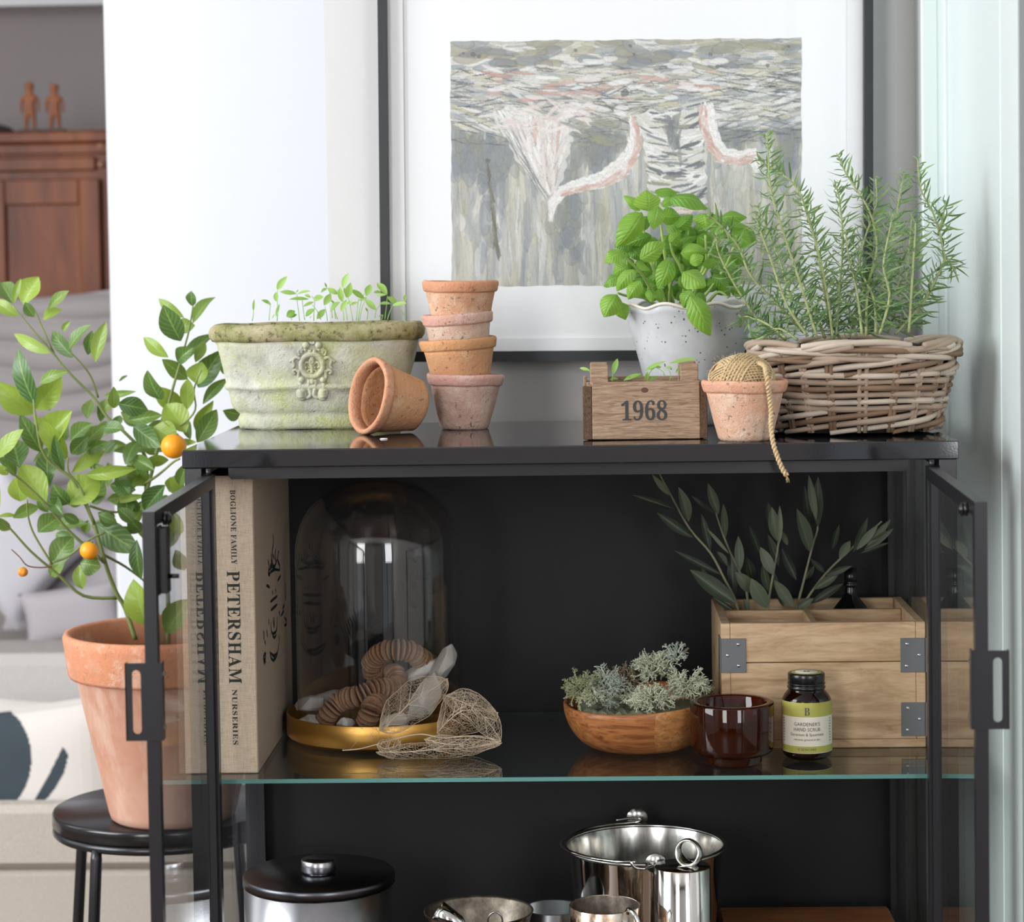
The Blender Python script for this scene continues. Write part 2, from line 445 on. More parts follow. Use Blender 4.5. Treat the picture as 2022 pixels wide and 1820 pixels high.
# ------------------------------------------------------------------ picture on the wall
S = 4559.36 / 2.836
def mat_paper():
    t = NT('mount_board'); t.set(Base_Color='f4f5f6', Roughness=0.85, Specular_IOR_Level=0.2); t.bump(t.noise(t.coord(), 600, 3), 0.08); return t.m
M['mount'] = mat_paper(); M['pic_black'] = plain('black_picture_frame', '1d2023', 0.4)
PX0, PX1 = 0.1722, 0.7757; PZ0 = 1.2005; PZ1 = PZ0 + 0.62
pic = thing('framed_picture', 'black framed watercolour with wide white mount hanging behind the herbs', 'picture', ((PX0 + PX1) / 2, 0.458, PZ0))
def prot(p):           # the picture hangs a hair out of level
    a = 0.0078; c = V((PX0 + PX1) / 2, 0.44, PZ0); d = p - c
    return V(c.x + d.x * math.cos(a) + d.z * math.sin(a), p.y, c.z - d.x * math.sin(a) + d.z * math.cos(a))
def pbuild(mb, name, m, par=None, cols=None):
    mb.v = [prot(p) for p in mb.v]; return mb.build(name, m, par or pic, cols=cols)
fw = 0.0115
mb = MB()
mb.box((PX0, 0.433, PZ0), (PX0 + fw, 0.458, PZ1), bev=.0005); mb.box((PX1 - fw, 0.433, PZ0), (PX1, 0.458, PZ1), bev=.0005)
mb.box((PX0 + fw, 0.433, PZ0), (PX1 - fw, 0.458, PZ0 + 0.0125)); mb.box((PX0 + fw, 0.433, PZ1 - fw), (PX1 - fw, 0.458, PZ1))
pbuild(mb, 'frame', M['pic_black'])
mb = MB(); mb.box((PX0 + .03, 0.4582, PZ0 + .03), (PX1 - .03, 0.4945, PZ1 - .03)); pbuild(mb, 'added_spacer_box', M['pic_black'])  # added unseen spacer: stands the frame off the wall to widen its shadow
mb = MB(); ox0, ox1, oz0, oz1 = PX0 + 0.030, PX1 - 0.0300, PZ0 + 0.0275, PZ1 - 0.03
mb.box((PX0 + fw, 0.4445, PZ0 + .0125), (ox0, 0.447, PZ1 - fw)); mb.box((ox1, 0.4445, PZ0 + .0125), (PX1 - fw, 0.447, PZ1 - fw))
mb.box((ox0, 0.4445, PZ0 + .0125), (ox1, 0.447, oz0)); mb.box((ox0, 0.4445, oz1), (ox1, 0.447, PZ1 - fw))
pbuild(mb, 'mount', M['mount'])
mb = MB(); mb.box((PX0 + fw, 0.4485, PZ0 + .0125), (PX1 - fw, 0.456, PZ1 - fw)); pbuild(mb, 'paper', M['mount'])
mb = MB(); mb.box((PX0 + fw, 0.4385, PZ0 + .0125), (PX1 - fw, 0.440, PZ1 - fw)); pbuild(mb, 'glazing', M['picture_glass'])

# the watercolour, brush stroke by brush stroke, on a fine grid
def watercolour():
    W, H = 520, 365
    img = np.zeros((H, W, 3)); 
    def rgb(h): return np.array([int(h[i:i + 2], 16) / 255 for i in (0, 2, 4)])
    img[:] = rgb('c4c5bd')
    r = np.random.default_rng(3)
    YY, XX = np.mgrid[0:H, 0:W]
    def uv(x, y): return ((x - 88) / 1784 * W, (y - 108) / 1252 * H)
    def dab(x, y, ang, ln, wd, col, al):
        """one tapering stroke centred at grid x, y"""
        R = int(ln + wd) + 2; x0, x1 = max(0, int(x) - R), min(W, int(x) + R); y0, y1 = max(0, int(y) - R), min(H, int(y) + R)
        if x1 <= x0 or y1 <= y0: return
        dx = XX[y0:y1, x0:x1] - x; dy = YY[y0:y1, x0:x1] - y; c, s = math.cos(ang), math.sin(ang)
        u = (dx * c + dy * s) / ln; v = (-dx * s + dy * c + 0.15 * wd * np.sin(3 * u + x)) / wd
        q = u * u + v * v
        a = np.clip((1 - q) * 4, 0, 1) * al
        edge = np.clip(1 - np.abs(q - 0.82) * 6, 0, 1) * 0.16 * al       # pigment gathers at the rim of a wash
        sub = img[y0:y1, x0:x1]
        sub[:] = sub * (1 - a[..., None]) + col * a[..., None]
        sub[:] = sub * (1 - edge[..., None])
    greys = ['a2a9b0', 'a9afb3', '979ea6', 'b4b8b6', 'bcbcb4', 'a6a49b']; ochres = ['c9c4a6', 'd2cdb2', 'bab79f', 'c8c5b0', 'd8d4be']; lights = ['dcdcd6', 'e6e6e2', 'd2d3cf', 'e3dfd6']
    pick = lambda L_: rgb(L_[r.integers(len(L_))])
    # lower two thirds: hanging vertical washes
    for _ in range(2600):
        x, y = r.uniform(0, W), r.uniform(H * 0.33, H)
        L_ = greys if r.random() < .40 else (ochres if r.random() < .55 else lights)
        dab(x, y, PI / 2 + r.normal(0, .07), r.uniform(14, 70), r.uniform(1.4, 7), pick(L_), r.uniform(.22, .6))
    # darker deep water at the left, middle and right edges
    for (cx, cy, sx, sy, n) in ((250, 700, 190, 120, 90), (1500, 560, 120, 90, 60), (1800, 450, 70, 330, 130), (850, 640, 130, 90, 60), (680, 1000, 70, 300, 60), (300, 900, 60, 300, 20)):
        for _ in range(n):
            x, y = uv(r.normal(cx, sx * .5), r.normal(cy, sy * .5)); dab(x, y, PI / 2 + r.normal(0, .25), r.uniform(10, 30), r.uniform(4, 10), pick(['9299a0', '9a9f9c', '8c939a', '999b8e']), .45)
    # top: slanting ripples, sideways strokes
    for _ in range(1300):
        x, y = r.uniform(0, W), r.uniform(0, H * 0.36) 
        k = y / (H * .36); ang = r.normal(0.05, .10) + (0.35 * k * (1 if x < W * .45 else -1) if k > .55 else 0)
        L_ = lights if r.random() < .48 else (greys if r.random() < .55 else ochres)
        dab(x, y, ang, r.uniform(8, 34), r.uniform(1.2, 4.0), pick(L_), r.uniform(.5, .9))
    for _ in range(60):
        x, y = r.uniform(0, W), r.uniform(0, H * 0.11); dab(x, y, r.normal(0, .2), r.uniform(14, 34), r.uniform(5, 10), pick(['9c9b8b', 'a5a08a', '8b9197', '99a0a4', 'b1ad95']), .6)
    for _ in range(420):           # pencil-thin ripples
        x, y = r.uniform(0, W), r.uniform(H * .10, H * .42); ang = r.normal(0.03, .22)
        dab(x, y, ang, r.uniform(7, 26), r.uniform(.5, 1.0), pick(['6d7278', '5e646b', '8b8f86', '77797a']), r.uniform(.5, .85))
    for _ in range(26):
        x, y = uv(r.uniform(300, 1450), r.uniform(260, 420)); dab(x, y, r.normal(.02, .1), r.uniform(9, 26), r.uniform(1.5, 4), pick(['d9aaa0', 'dfb8ae', 'd39a8a']), .6)
    for _ in range(50):
        x, y = uv(r.uniform(200, 1500), r.uniform(200, 560)); dab(x, y, r.normal(.05, .12), r.uniform(10, 24), r.uniform(2, 5), pick(['eeedea', 'e8e6e2']), .75)
    def poly(P, col, al=1.0, outline=None):
        P = [uv(*p) for p in P]; inside = np.zeros((H, W), bool); n = len(P)
        for i in range(n):
            (x1, y1), (x2, y2) = P[i], P[(i + 1) % n]
            if y1 == y2: continue
            cnd = ((YY < y1) != (YY < y2)); xi = (x2 - x1) * (YY - y1) / (y2 - y1) + x1
            inside ^= cnd & (XX < xi)
        img[inside] = img[inside] * (1 - al) + rgb(col) * al
        if outline:
            for i in range(n):
                (x1, y1), (x2, y2) = P[i], P[(i + 1) % n]; L_ = math.hypot(x2 - x1, y2 - y1)
                if L_ > .1: dab((x1 + x2) / 2, (y1 + y2) / 2, math.atan2(y2 - y1, x2 - x1), L_ / 2 + 1.2, .9, rgb(outline), .6)
        return inside
    def strokes(P0, P1, n, L_, ln, wd, spread, al=.7):
        for _ in range(n):
            k = r.random(); x = P0[0] + (P1[0] - P0[0]) * k + r.normal(0, spread); y = P0[1] + (P1[1] - P0[1]) * k + r.normal(0, spread)
            X, Y = uv(x, y); dab(X, Y, math.atan2(P1[1] - P0[1], P1[0] - P0[0]) + r.normal(0, .1), r.uniform(*ln), r.uniform(*wd), pick(L_), al)
    def mask_of(P):
        P = [uv(*p) for p in P]; m = np.zeros((H, W), bool); n = len(P)
        jx = XX + 1.6 * np.sin(YY * .33) + 1.2 * np.sin(YY * .11 + 1); jy = YY + 1.4 * np.sin(XX * .29 + 2)
        for i in range(n):
            (x1, y1), (x2, y2) = P[i], P[(i + 1) % n]
            if abs(y1 - y2) < 1e-6: continue
            m ^= ((jy < y1) != (jy < y2)) & (jx < (x2 - x1) * (jy - y1) / (y2 - y1) + x1)
        return m
    def inside_only(m, fn):
        keep = img.copy(); fn(); img[~m] = keep[~m]
    def path_dabs(P, Wd, n, L_, side=(-.8, .8), ln=(5, 13), wd=(1.2, 3.2), al=.8):
        for _ in range(n):
            k = r.uniform(0, len(P) - 1.001); i = int(k); f = k - i
            x = P[i][0] * (1 - f) + P[i + 1][0] * f; y = P[i][1] * (1 - f) + P[i + 1][1] * f; w_ = (Wd[i] * (1 - f) + Wd[i + 1] * f) / 2
            dx, dy = P[i + 1][0] - P[i][0], P[i + 1][1] - P[i][1]; L2 = math.hypot(dx, dy); o = r.uniform(*side) * w_
            X, Y = uv(x - dy / L2 * o, y + dx / L2 * o); dab(X, Y, math.atan2(dy, dx) + r.normal(0, .08), r.uniform(*ln), r.uniform(*wd), pick(L_), al)
    # billowing cloth falling to a point
    Mc = mask_of([(300, 470), (400, 430), (560, 500), (640, 520), (708, 560), (700, 640), (675, 760), (640, 840), (600, 900), (570, 900), (500, 820), (430, 720), (360, 600)])
    def cloth_():
        img[Mc] = img[Mc] * .3 + rgb('e8e5e0') * .7
        for _ in range(260):
            u_ = r.random(); tx, ty = 320 + 380 * u_, 470 + 90 * u_; f = r.random() ** .8
            x = tx + (590 - tx) * f; y = ty + (900 - ty) * f; X, Y = uv(x, y); L_ = ['f3f2ef', 'eae6e1', 'e6dcd6', 'dedad5', 'ebdfd9'] if r.random() < .82 else ['b9b8b2', 'a8aba9', 'd9b9ae']
            dab(X, Y, math.atan2(900 - ty, 590 - tx) + r.normal(0, .1), r.uniform(10, 32), r.uniform(.9, 3.6), pick(L_), .8)
    inside_only(Mc, cloth_)
    strokes((330, 520), (560, 880), 22, ['9da19f', '8b9092'], (10, 26), (.6, 1.1), 12)
    for _ in range(60):
        x, y = uv(r.uniform(340, 800), r.uniform(430, 560)); dab(x, y, r.normal(-.1, .35), r.uniform(8, 22), r.uniform(1.5, 4), pick(['e9dcd5', 'eee8e3', 'e3cfc6', 'e8e4df']), .7)
    # torso in rippled cloth
    Mt = mask_of([(1040, 500), (1100, 455), (1200, 500), (1265, 470), (1350, 462), (1366, 560), (1378, 700), (1385, 820), (1394, 970), (1290, 992), (1180, 978), (1088, 860), (1078, 700), (1058, 600)])
    def torso_():
        img[Mt] = rgb('d9d8d2')
        for _ in range(260):
            k = r.random(); y = 460 + 530 * k; x = r.uniform(1040, 1395); X, Y = uv(x, y); sag = (x - 1225) / 160
            L_ = ['f4f3f0', 'e9e7e2', 'd8d4c4', 'dfddd8'] if r.random() > (.16 + .42 * k) else ['7b8188', '8f9498', '9c9b8a', '6b7177']
            dab(X, Y, -.55 * sag + r.normal(0, .14), r.uniform(7, 24), r.uniform(.8, 3.2), pick(L_), .85)
        for _ in range(26):
            X, Y = uv(r.normal(1225, 18), r.uniform(480, 690)); dab(X, Y, PI / 2 + r.normal(0, .2), r.uniform(8, 22), r.uniform(2, 5), pick(['8f9394', 'a2a49e', '7f8589']), .6)
    inside_only(Mt, torso_)
    Ml = mask_of([(1085, 1000), (1390, 990), (1395, 1362), (1085, 1362)])
    inside_only(Ml, lambda: strokes((1240, 1000), (1240, 1350), 90, ['8c929a', '9aa0a6', '848a90', 'a9a99c'], (14, 40), (2, 6), 90, .5))
    path_dabs([(1170, 978), (1250, 985), (1330, 975)], [22, 26, 18], 30, ['e8cdc3', 'efe2da', 'dcb8ac'])
    # the two arms
    A = [(1012, 515), (1028, 590), (1010, 680), (950, 760), (860, 815), (740, 845), (650, 875), (605, 935), (594, 1004)]; Aw = [8, 62, 92, 108, 92, 70, 54, 44, 10]
    path_dabs(A, [w * 1.12 for w in Aw], 170, ['8f8f8b', 'a4a39d'], (-1, 1), (4, 9), (.8, 1.6), .35)
    path_dabs(A, Aw, 620, ['f4f2ee', 'eceae6', 'f0ebe6'], (-.85, .8), (5, 12), (1.2, 3.0), .9)
    path_dabs(A[:7], Aw[:7], 150, ['e3bfb3', 'dcb1a3', 'e9cfc5', 'd2a596'], (-.9, -.15), (4, 11), (1, 2.4), .45)
    B = [(1388, 455), (1395, 540), (1425, 640), (1475, 700), (1550, 712), (1620, 700), (1640, 765)]; Bw = [80, 92, 88, 84, 70, 74, 26]
    path_dabs(B, [w * 1.12 for w in Bw], 130, ['8f8f8b', 'a4a39d'], (-1, 1), (4, 9), (.8, 1.6), .35)
    path_dabs(B, Bw, 500, ['f4f2ee', 'eceae6', 'f0ebe6'], (-.85, .8), (5, 12), (1.2, 3.0), .9)
    path_dabs(B[:6], Bw[:6], 110, ['dfb9ac', 'd3a597', 'e7cbc0', 'cb9a8a'], (.05, .9), (4, 11), (1, 2.4), .45)
    # pool of darker wash round the cloth and arms
    strokes((730, 560), (960, 620), 26, ['8c9391', '9aa09a', 'a3a48c'], (8, 22), (2, 5), 30, .6)
    # a few splashes and blots
    for (x, y, q) in ((205, 175, 4), (155, 168, 2.2), (235, 185, 3), (1445, 248, 3.2), (1410, 185, 3), (975, 378, 6), (1005, 140, 2.5), (1022, 182, 2), (725, 158, 2.5), (275, 715, 3.5), (1700, 245, 3), (1805, 150, 2.5)):
        X, Y = uv(x, y); dab(X, Y, 0, q * 1.1, q, rgb('6f7470'), .7)
    strokes((275, 720), (320, 1180), 18, ['7a7a6c', '8d8b7a'], (8, 22), (1.4, 2.6), 3, .8)
    img[:] = np.clip(img * (1 + r.normal(0, .012, (H, W, 1))), 0, 1)
    return np.clip(1 - (1 - (img * .82 + img.mean(2, keepdims=True) * .18)) * 1.0, 0, 1)
img = watercolour(); Hh, Ww, _ = img.shape
qx0, qx1, qz1, qz0 = 0.2600, 0.6898, PZ0 + 0.3930, PZ0 + 0.0925
mb = MB()
wob = lambda k: 0.0006 * math.sin(k * 0.05) + 0.0003 * math.sin(k * 0.21)
for j in range(Hh):
    for i in range(Ww):
        mb.v.append(V(qx0 + (qx1 - qx0) * i / (Ww - 1) + (wob(j) if i in (0, Ww - 1) else 0), 0.4482, qz1 - (qz1 - qz0) * j / (Hh - 1) + (wob(i) if j in (0, Hh - 1) else 0)))
mb.f = [(j * Ww + i, (j + 1) * Ww + i, (j + 1) * Ww + i + 1, j * Ww + i + 1) for j in range(Hh - 1) for i in range(Ww - 1)]
mb.mi = [0] * len(mb.f); mb.sm = [False] * len(mb.f)
li = np.where(img <= .04045, img / 12.92, ((img + .055) / 1.055) ** 2.4)
cols = np.concatenate([li, np.ones((Hh, Ww, 1))], 2).reshape(-1, 4)
t = NT('watercolour_pigment'); at_ = t.n('ShaderNodeVertexColor'); at_.layer_name = 'tone'; t.l(at_.outputs[0], t.p.inputs['Base Color']); t.set(Roughness=0.9, Specular_IOR_Level=0.15)
M['pigment'] = t.m
pbuild(mb, 'painting', M['pigment'], cols=cols)
# ------------------------------------------------------------------ surface library
def terracotta(name, base, pale, dark, amt=0.5, seed=0.0, rim_only=None):
    t = NT(name); v = t.coord(); mp = t.n('ShaderNodeMapping'); mp.inputs['Location'].default_value = (seed, seed * 1.7, seed * .3); t.l(v, mp.inputs[0]); v = mp.outputs[0]
    c = t.ramp(t.noise(v, 20, 8, .7), [(0.36, base), (0.46 + .12 * (1 - amt), base), (0.62, pale)])
    c2 = t.mix(t.ramp(t.noise(v, 75, 7, .75), [(0.47, 0.0), (0.66, 0.35 + .4 * amt)]), c, pale)
    c2 = t.mix(t.ramp(t.noise(v, 34, 6, .7), [(0.55, 0.0), (0.72, .5 * amt)]), c2, 'a08f7e')
    sp = t.ramp(t.noise(v, 150, 6, .8), [(0.60, 0.0), (0.68, 0.85)])
    t.set(Base_Color=t.mix(sp, c2, dark), Roughness=0.88, Specular_IOR_Level=0.2)
    h = t.math('ADD', t.noise(v, 120, 6, .7), t.math('MULTIPLY', t.noise(v, 420, 4), 0.5)); h = t.math('SUBTRACT', h, t.math('MULTIPLY', sp, .6)); t.bump(h, 0.55 + .45 * amt, 0.0022)
    return t.m
TC = [terracotta('terracotta_orange', 'c99674', 'd8b79d', '8a6248', .75, 1.3), terracotta('terracotta_pink', 'c6a08c', 'd0bca8', '84685a', .95, 4.2),
      terracotta('terracotta_ochre', 'c8946c', 'd3ab88', '8a5e40', .45, 7.7), terracotta('terracotta_rose', 'c49e8f', 'd2bcad', '86655a', .9, 2.1),
      terracotta('terracotta_peach', 'd6a88c', 'e0c4b0', 'a0765e', .75, 9.4)]
TRIM = [terracotta('terracotta_rim_orange', 'cd9270', 'd8ab8c', '8a5a40', .55, 3.3), terracotta('terracotta_rim_pink', 'cb9c8c', 'd4b3a4', '9a6c5e', .55, 5.1),
        terracotta('terracotta_rim_ochre', 'c99468', 'd3a680', '8a5a40', .5, 8.8), terracotta('terracotta_rim_rose', 'cb9c90', 'd6b8ac', '9a6c5e', .6, 6.1),
        terracotta('terracotta_rim_peach', 'd8a084', 'e0b69c', 'a06c50', .5, 1.9)]
def wood(name, a, b, c, scale=1.0, axis=(1, 14, 14), rough=0.65, bump=0.25, gr=18):
    t = NT(name); v = t.coord(axis)
    n1 = t.noise(v, gr * scale, 7, .6, 1.2); n2 = t.noise(v, gr * 5 * scale, 4, .7, .3)
    col = t.ramp(n1, [(0.3, a), (0.5, b), (0.72, c)])
    t.set(Base_Color=t.mix(t.ramp(n2, [(0.45, 0.0), (0.8, 0.5)]), col, a), Roughness=rough, Specular_IOR_Level=0.3)
    t.bump(t.math('ADD', n1, n2), bump, 0.001); return t.m
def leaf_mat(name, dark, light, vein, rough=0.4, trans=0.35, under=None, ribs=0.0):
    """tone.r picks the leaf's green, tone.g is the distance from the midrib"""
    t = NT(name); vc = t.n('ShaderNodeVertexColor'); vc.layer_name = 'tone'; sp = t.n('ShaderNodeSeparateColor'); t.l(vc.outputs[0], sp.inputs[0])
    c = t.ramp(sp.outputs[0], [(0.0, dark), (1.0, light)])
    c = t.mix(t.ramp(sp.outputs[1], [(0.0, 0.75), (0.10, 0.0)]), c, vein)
    if under:
        g = t.n('ShaderNodeNewGeometry'); c = t.mix(t.math('MULTIPLY', g.outputs['Backfacing'], 0.8), c, under)
    t.set(Base_Color=c, Roughness=rough, Specular_IOR_Level=0.45)
    if ribs:
        k = t.math('SUBTRACT', t.math('MULTIPLY', sp.outputs[2], 7.0), t.math('MULTIPLY', sp.outputs[1], 2.2)); rb = t.math('ABSOLUTE', t.math('SINE', t.math('MULTIPLY', k, PI)))
        rb = t.math('POWER', rb, .35); t.l(t.mix(t.math('MULTIPLY', t.math('SUBTRACT', 1.0, rb), .55), c, vein), t.p.inputs['Base Color'])
        mid = t.math('MULTIPLY', t.ramp(sp.outputs[1], [(0.0, 0.0), (0.16, 1.0)]), rb); t.bump(mid, ribs, 0.0016)
    else: t.bump(t.noise(t.coord(), 260, 3), 0.12, 0.001)
    tl = t.n('ShaderNodeBsdfTranslucent'); t.l(t.mix(0.35, c, 'b8d850'), tl.inputs[0])
    mx = t.n('ShaderNodeMixShader'); mx.inputs[0].default_value = trans; t.l(t.p.outputs[0], mx.inputs[1]); t.l(tl.outputs[0], mx.inputs[2]); t.l(mx.outputs[0], t.out.inputs[0])
    return t.m
M['soil'] = plain('dark_soil', '2c211b', 0.95, var=.6, scale=120, bump=0.9, bscale=160)
M['citrus_leaf'] = leaf_mat('citrus_leaf', '22523a', '9db548', '9cbf6a', .30, .30, ribs=.18)
M['basil_leaf'] = leaf_mat('basil_leaf', '3f8020', '9cc84e', 'a2cc62', .34, .35, ribs=.55)
M['seed_leaf'] = leaf_mat('seedling_leaf', '8cbf58', 'b9e07e', 'a4d468', .5, .45)
M['rosemary_leaf'] = leaf_mat('rosemary_needle', '35613c', '8fab6c', '7f9c68', .45, .22, 'a3b091')
M['olive_leaf'] = leaf_mat('olive_leaf', '29342a', '747e66', '7c8468', .5, .15, '7d8a70')
M['bark_green'] = plain('green_bark', '7f8d52', 0.6, var=.25, scale=60)
M['bark'] = plain('grey_green_bark', '8b8464', 0.7, var=.3, scale=90, bump=.3)
M['seed_stem'] = plain('pale_seedling_stem', 'b7cf96', 0.5)
M['rose_stem'] = plain('rosemary_stem', 'a9b27c', 0.6, var=.15, scale=80)

class Leaves(MB):
    def __init__(s): super().__init__(); s.tone = []
    def leaf(s, a, b, wd, tone=.5, nrm=None, fold=.18, curl=.10, twist=0.0, n=7, m=4, shape=1.0, wave=0.0, droop=0.0):
        a = Vector(a); b = Vector(b); d = b - a; L = d.length
        if L < 1e-6: return
        d.normalize(); nrm = Vector(nrm) if nrm is not None else V(U(-.5, .5), -1, U(-.2, .7))
        side = d.cross(nrm)
        if side.length < 1e-4: side = d.orthogonal()
        side.normalize(); up = side.cross(d).normalized()
        base = len(s.v); ph = U(0, 6)
        for i in range(n + 1):
            t = i / n
            wp = (math.sin(PI * t ** shape)) ** .8 * wd / 2 if 0 < t < 1 else wd * .02
            c = a + d * (L * t) + up * (curl * L * math.sin(PI * t)) - V(0, 0, 1) * (droop * L * t * t)
            ang = twist * t; sd = side * math.cos(ang) + up * math.sin(ang); uu = up * math.cos(ang) - side * math.sin(ang)
            for j in range(m + 1):
                q = (j / m - .5) * 2
                s.v.append(c + sd * (q * wp) + uu * (abs(q) ** 1.3 * wp * fold * 2 + wave * wd * math.sin(t * 11 + ph + q) * abs(q)))
                s.tone.append((min(1, max(0, tone + .12 * (t - .5))), abs(q), t, 1))
        for i in range(n):
            for j in range(m):
                k = base + i * (m + 1) + j
                s.f.append((k, k + 1, k + m + 2, k + m + 1)); s.mi.append(0); s.sm.append(True)
    def done(s, name, mat, parent): return s.build(name, mat, parent, cols=s.tone)

# ------------------------------------------------------------------ far room seen past the wall on the left
Yc = 3.10
M['teak'] = wood('red_brown_wood', '4a2416', '7a4024', '99582f', .35, (1.2, 1.2, .22), .45, .1, 14)
a = at(-420, 268, Yc); b = at(262, 268, Yc)
cup = thing('wooden_cupboard', 'tall red brown wooden cupboard against the grey wall in the next room', 'cupboard', ((a.x + b.x) / 2, Yc + .2, 0))
top = a.z
mb = MB(); mb.box((a.x, Yc, 0.05), (b.x, Yc + .45, top - .03), bev=.004); mb.build('body', M['teak'], cup)
mb = MB(); mb.box((a.x - .02, Yc - .02, top - .03), (b.x + .02, Yc + .47, top), bev=.006); mb.box((a.x - .008, Yc - .010, top - .055), (b.x + .008, Yc, top - .03), bev=.003)
mb.build('top', M['teak'], cup)
zr = at(100, 338, Yc).z
mb = MB(); mb.box((a.x + .02, Yc - .012, zr), (at(190, 300, Yc).x, Yc, top - .062), bev=.004); mb.build('drawer', M['teak'], cup)
for px in (-160, 100):
    mb = MB(); x0 = at(px - 130, 300, Yc).x; x1 = at(px + 98, 300, Yc).x
    mb.box((x0, Yc - .008, .3), (x1, Yc, zr - .02), bev=.004)
    for q in ((x0, x0 + .05), (x1 - .05, x1)): mb.box((q[0], Yc - .02, .3), (q[1], Yc - .008, zr - .02), bev=.003)
    mb.box((x0 + .05, Yc - .02, zr - .08), (x1 - .05, Yc - .008, zr - .02), bev=.003); mb.box((x0 + .05, Yc - .02, .3), (x1 - .05, Yc - .008, .36), bev=.003)
    mb.build('door', M['teak'], cup)
for py in (288, 325):
    mb = MB(); p = at(200, py, Yc); mb.lathe([(0, .012), (.008, .010), (.010, 0)], 16, xf=Matrix.Translation(p) @ Matrix.Rotation(PI / 2, 4, 'X')); mb.build('stud', plain('pale_stud', 'a07a5c', .4), cup)

M['carved'] = plain('carved_pale_wood', '9a5c36', .6, var=.35, scale=25); M['charcoal'] = plain('charcoal_object', '15171a', .5)
def figurine(px, h_px, label):
    p = at(px, 262, Yc + .1); H = h_px * (Yc + .1 + 2.4) / FPX; z0 = top + .006
    r = thing('carved_figurine', label, 'figurine', (p.x, Yc + .1, z0), 'carved figurines on the cupboard')
    k = H
    import bmesh
    me = bpy.data.meshes.new('body'); 
    J = [(0, 0, .42, .085), (0, 0, .55, .095), (0, 0, .66, .11), (0, 0, .73, .055), (0, 0, .79, .075), (0, 0, .86, .105), (0, 0, .945, .095),
         (-.13, 0, .645, .048), (-.165, 0, .52, .036), (-.16, -.01, .36, .028), (.13, 0, .645, .048), (.165, 0, .52, .036), (.16, -.01, .36, .028),
         (-.07, 0, .32, .062), (-.075, 0, .17, .052), (-.08, -.01, .02, .045), (.07, 0, .32, .062), (.075, 0, .17, .052), (.08, -.01, .02, .045)]
    E_ = [(0, 1), (1, 2), (2, 3), (3, 4), (4, 5), (5, 6), (2, 7), (7, 8), (8, 9), (2, 10), (10, 11), (11, 12), (0, 13), (13, 14), (14, 15), (0, 16), (16, 17), (17, 18)]
    me.from_pydata([(x * k, y * k, z * k) for x, y, z, _ in J], E_, [])
    me.materials.append(M['carved']); o = bpy.data.objects.new('body', me); COL.objects.link(o); o.parent = r
    sk = o.modifiers.new('skin', 'SKIN'); sk.use_smooth_shade = True
    for i, d in enumerate(me.skin_vertices[0].data): d.radius = (J[i][3] * k, J[i][3] * k * .8); d.use_root = (i == 0)
    ss = o.modifiers.new('sub', 'SUBSURF'); ss.levels = 1; ss.render_levels = 2
    mb = MB(); mb.box((p.x - .2 * k, Yc + .08, z0 - .004), (p.x + .2 * k, Yc + .12, z0 + .005)); mb.build('base', M['charcoal'], r)
    return r
figurine(60, 104, 'pale carved wooden figurine with a dark narrow face, left of the pair on the cupboard')
figurine(109, 100, 'pale carved wooden figurine with a round head, right of the pair on the cupboard')
mb = MB(); p = at(101, 262, Yc + .1); mb.lathe([(0, 0), (.055, 0), (.063, .004), (.055, .006), (0, .006)], 32, sy=.5, xf=Matrix.Translation((p.x, Yc + .1, top)))
tag(mb.build('display_stand', M['charcoal']), 'thin black oval stand under the pair of carved figurines', 'stand')
mb = MB(); p = at(-2, 262, Yc + .1); mb.lathe([(0, 0), (.045, 0), (.043, .008), (.030, .018), (.012, .024), (0, .025)], 32, xf=Matrix.Translation((p.x - .004, Yc + .1, top)))
tag(mb.build('black_dish', M['charcoal']), 'rounded black object on the cupboard beside the carved figurines', 'dish')

# sofa, headrest throw and cushions
M['linen'] = plain('linen_weave', 'cdc5b9', .9, var=.10, scale=30, bump=.4, bscale=700)
def cloth(name, c1, c2, sc_=180):
    t = NT(name); v = t.coord(); wv = t.noise(t.coord((1, 1, 14)), sc_, 3); wh = t.noise(t.coord((14, 14, 1)), sc_, 3)
    m = t.math('MULTIPLY', t.math('ADD', wv, wh), .5); t.set(Base_Color=t.ramp(m, [(.35, c1), (.65, c2)]), Roughness=.92, Specular_IOR_Level=.15); t.bump(m, .35, .001); return t.m
M['linen'] = cloth('natural_linen', 'a89b8c', 'd6cec4'); M['linen_pale'] = cloth('pale_linen', 'b5afaa', 'cfcac6')
def cushion(mb, c, w_, h, d, tilt=0, lean=0, n=18, pinch=.12, mi=0, disp=None):
    """soft pillow: superellipse outline with a domed face"""
    X = Matrix.Translation(c) @ Matrix.Rotation(tilt, 4, 'Y') @ Matrix.Rotation(lean, 4, 'X')
    for sgn in (1, -1):
        vs = []; fs = []
        for j in range(n + 1):
            for i in range(n + 1):
                u, v = i / n * 2 - 1, j / n * 2 - 1
                k = (1 - u ** 4) * (1 - v ** 4); dd = d / 2 * max(0, k) ** .45
                uu = u * (1 - pinch * (1 - abs(u)) * 0 - pinch * .35 * (1 - v * v)); vv = v * (1 - pinch * .35 * (1 - u * u))
                p = V(uu * w_ / 2, -sgn * dd, vv * h / 2)
                if disp and sgn == 1: p = disp(p, u, v)
                vs.append(X @ p)
        for j in range(n):
            for i in range(n):
                k = j * (n + 1) + i; f = (k, k + 1, k + n + 2, k + n + 1); fs.append(f if sgn == 1 else f[::-1])
        mb.add(vs, fs, True, mi)
Ys = 1.36
so = thing('linen_sofa', 'natural linen sofa behind the stool with cushions on it', 'sofa', (-.6, Ys + .4, 0))
zs = at(60, 1588, Ys).z
mb = MB(); mb.box((-1.6, Ys, .08), (0.085, Ys + .044, zs - .11), bev=.01); mb.build('base', M['linen'], so)
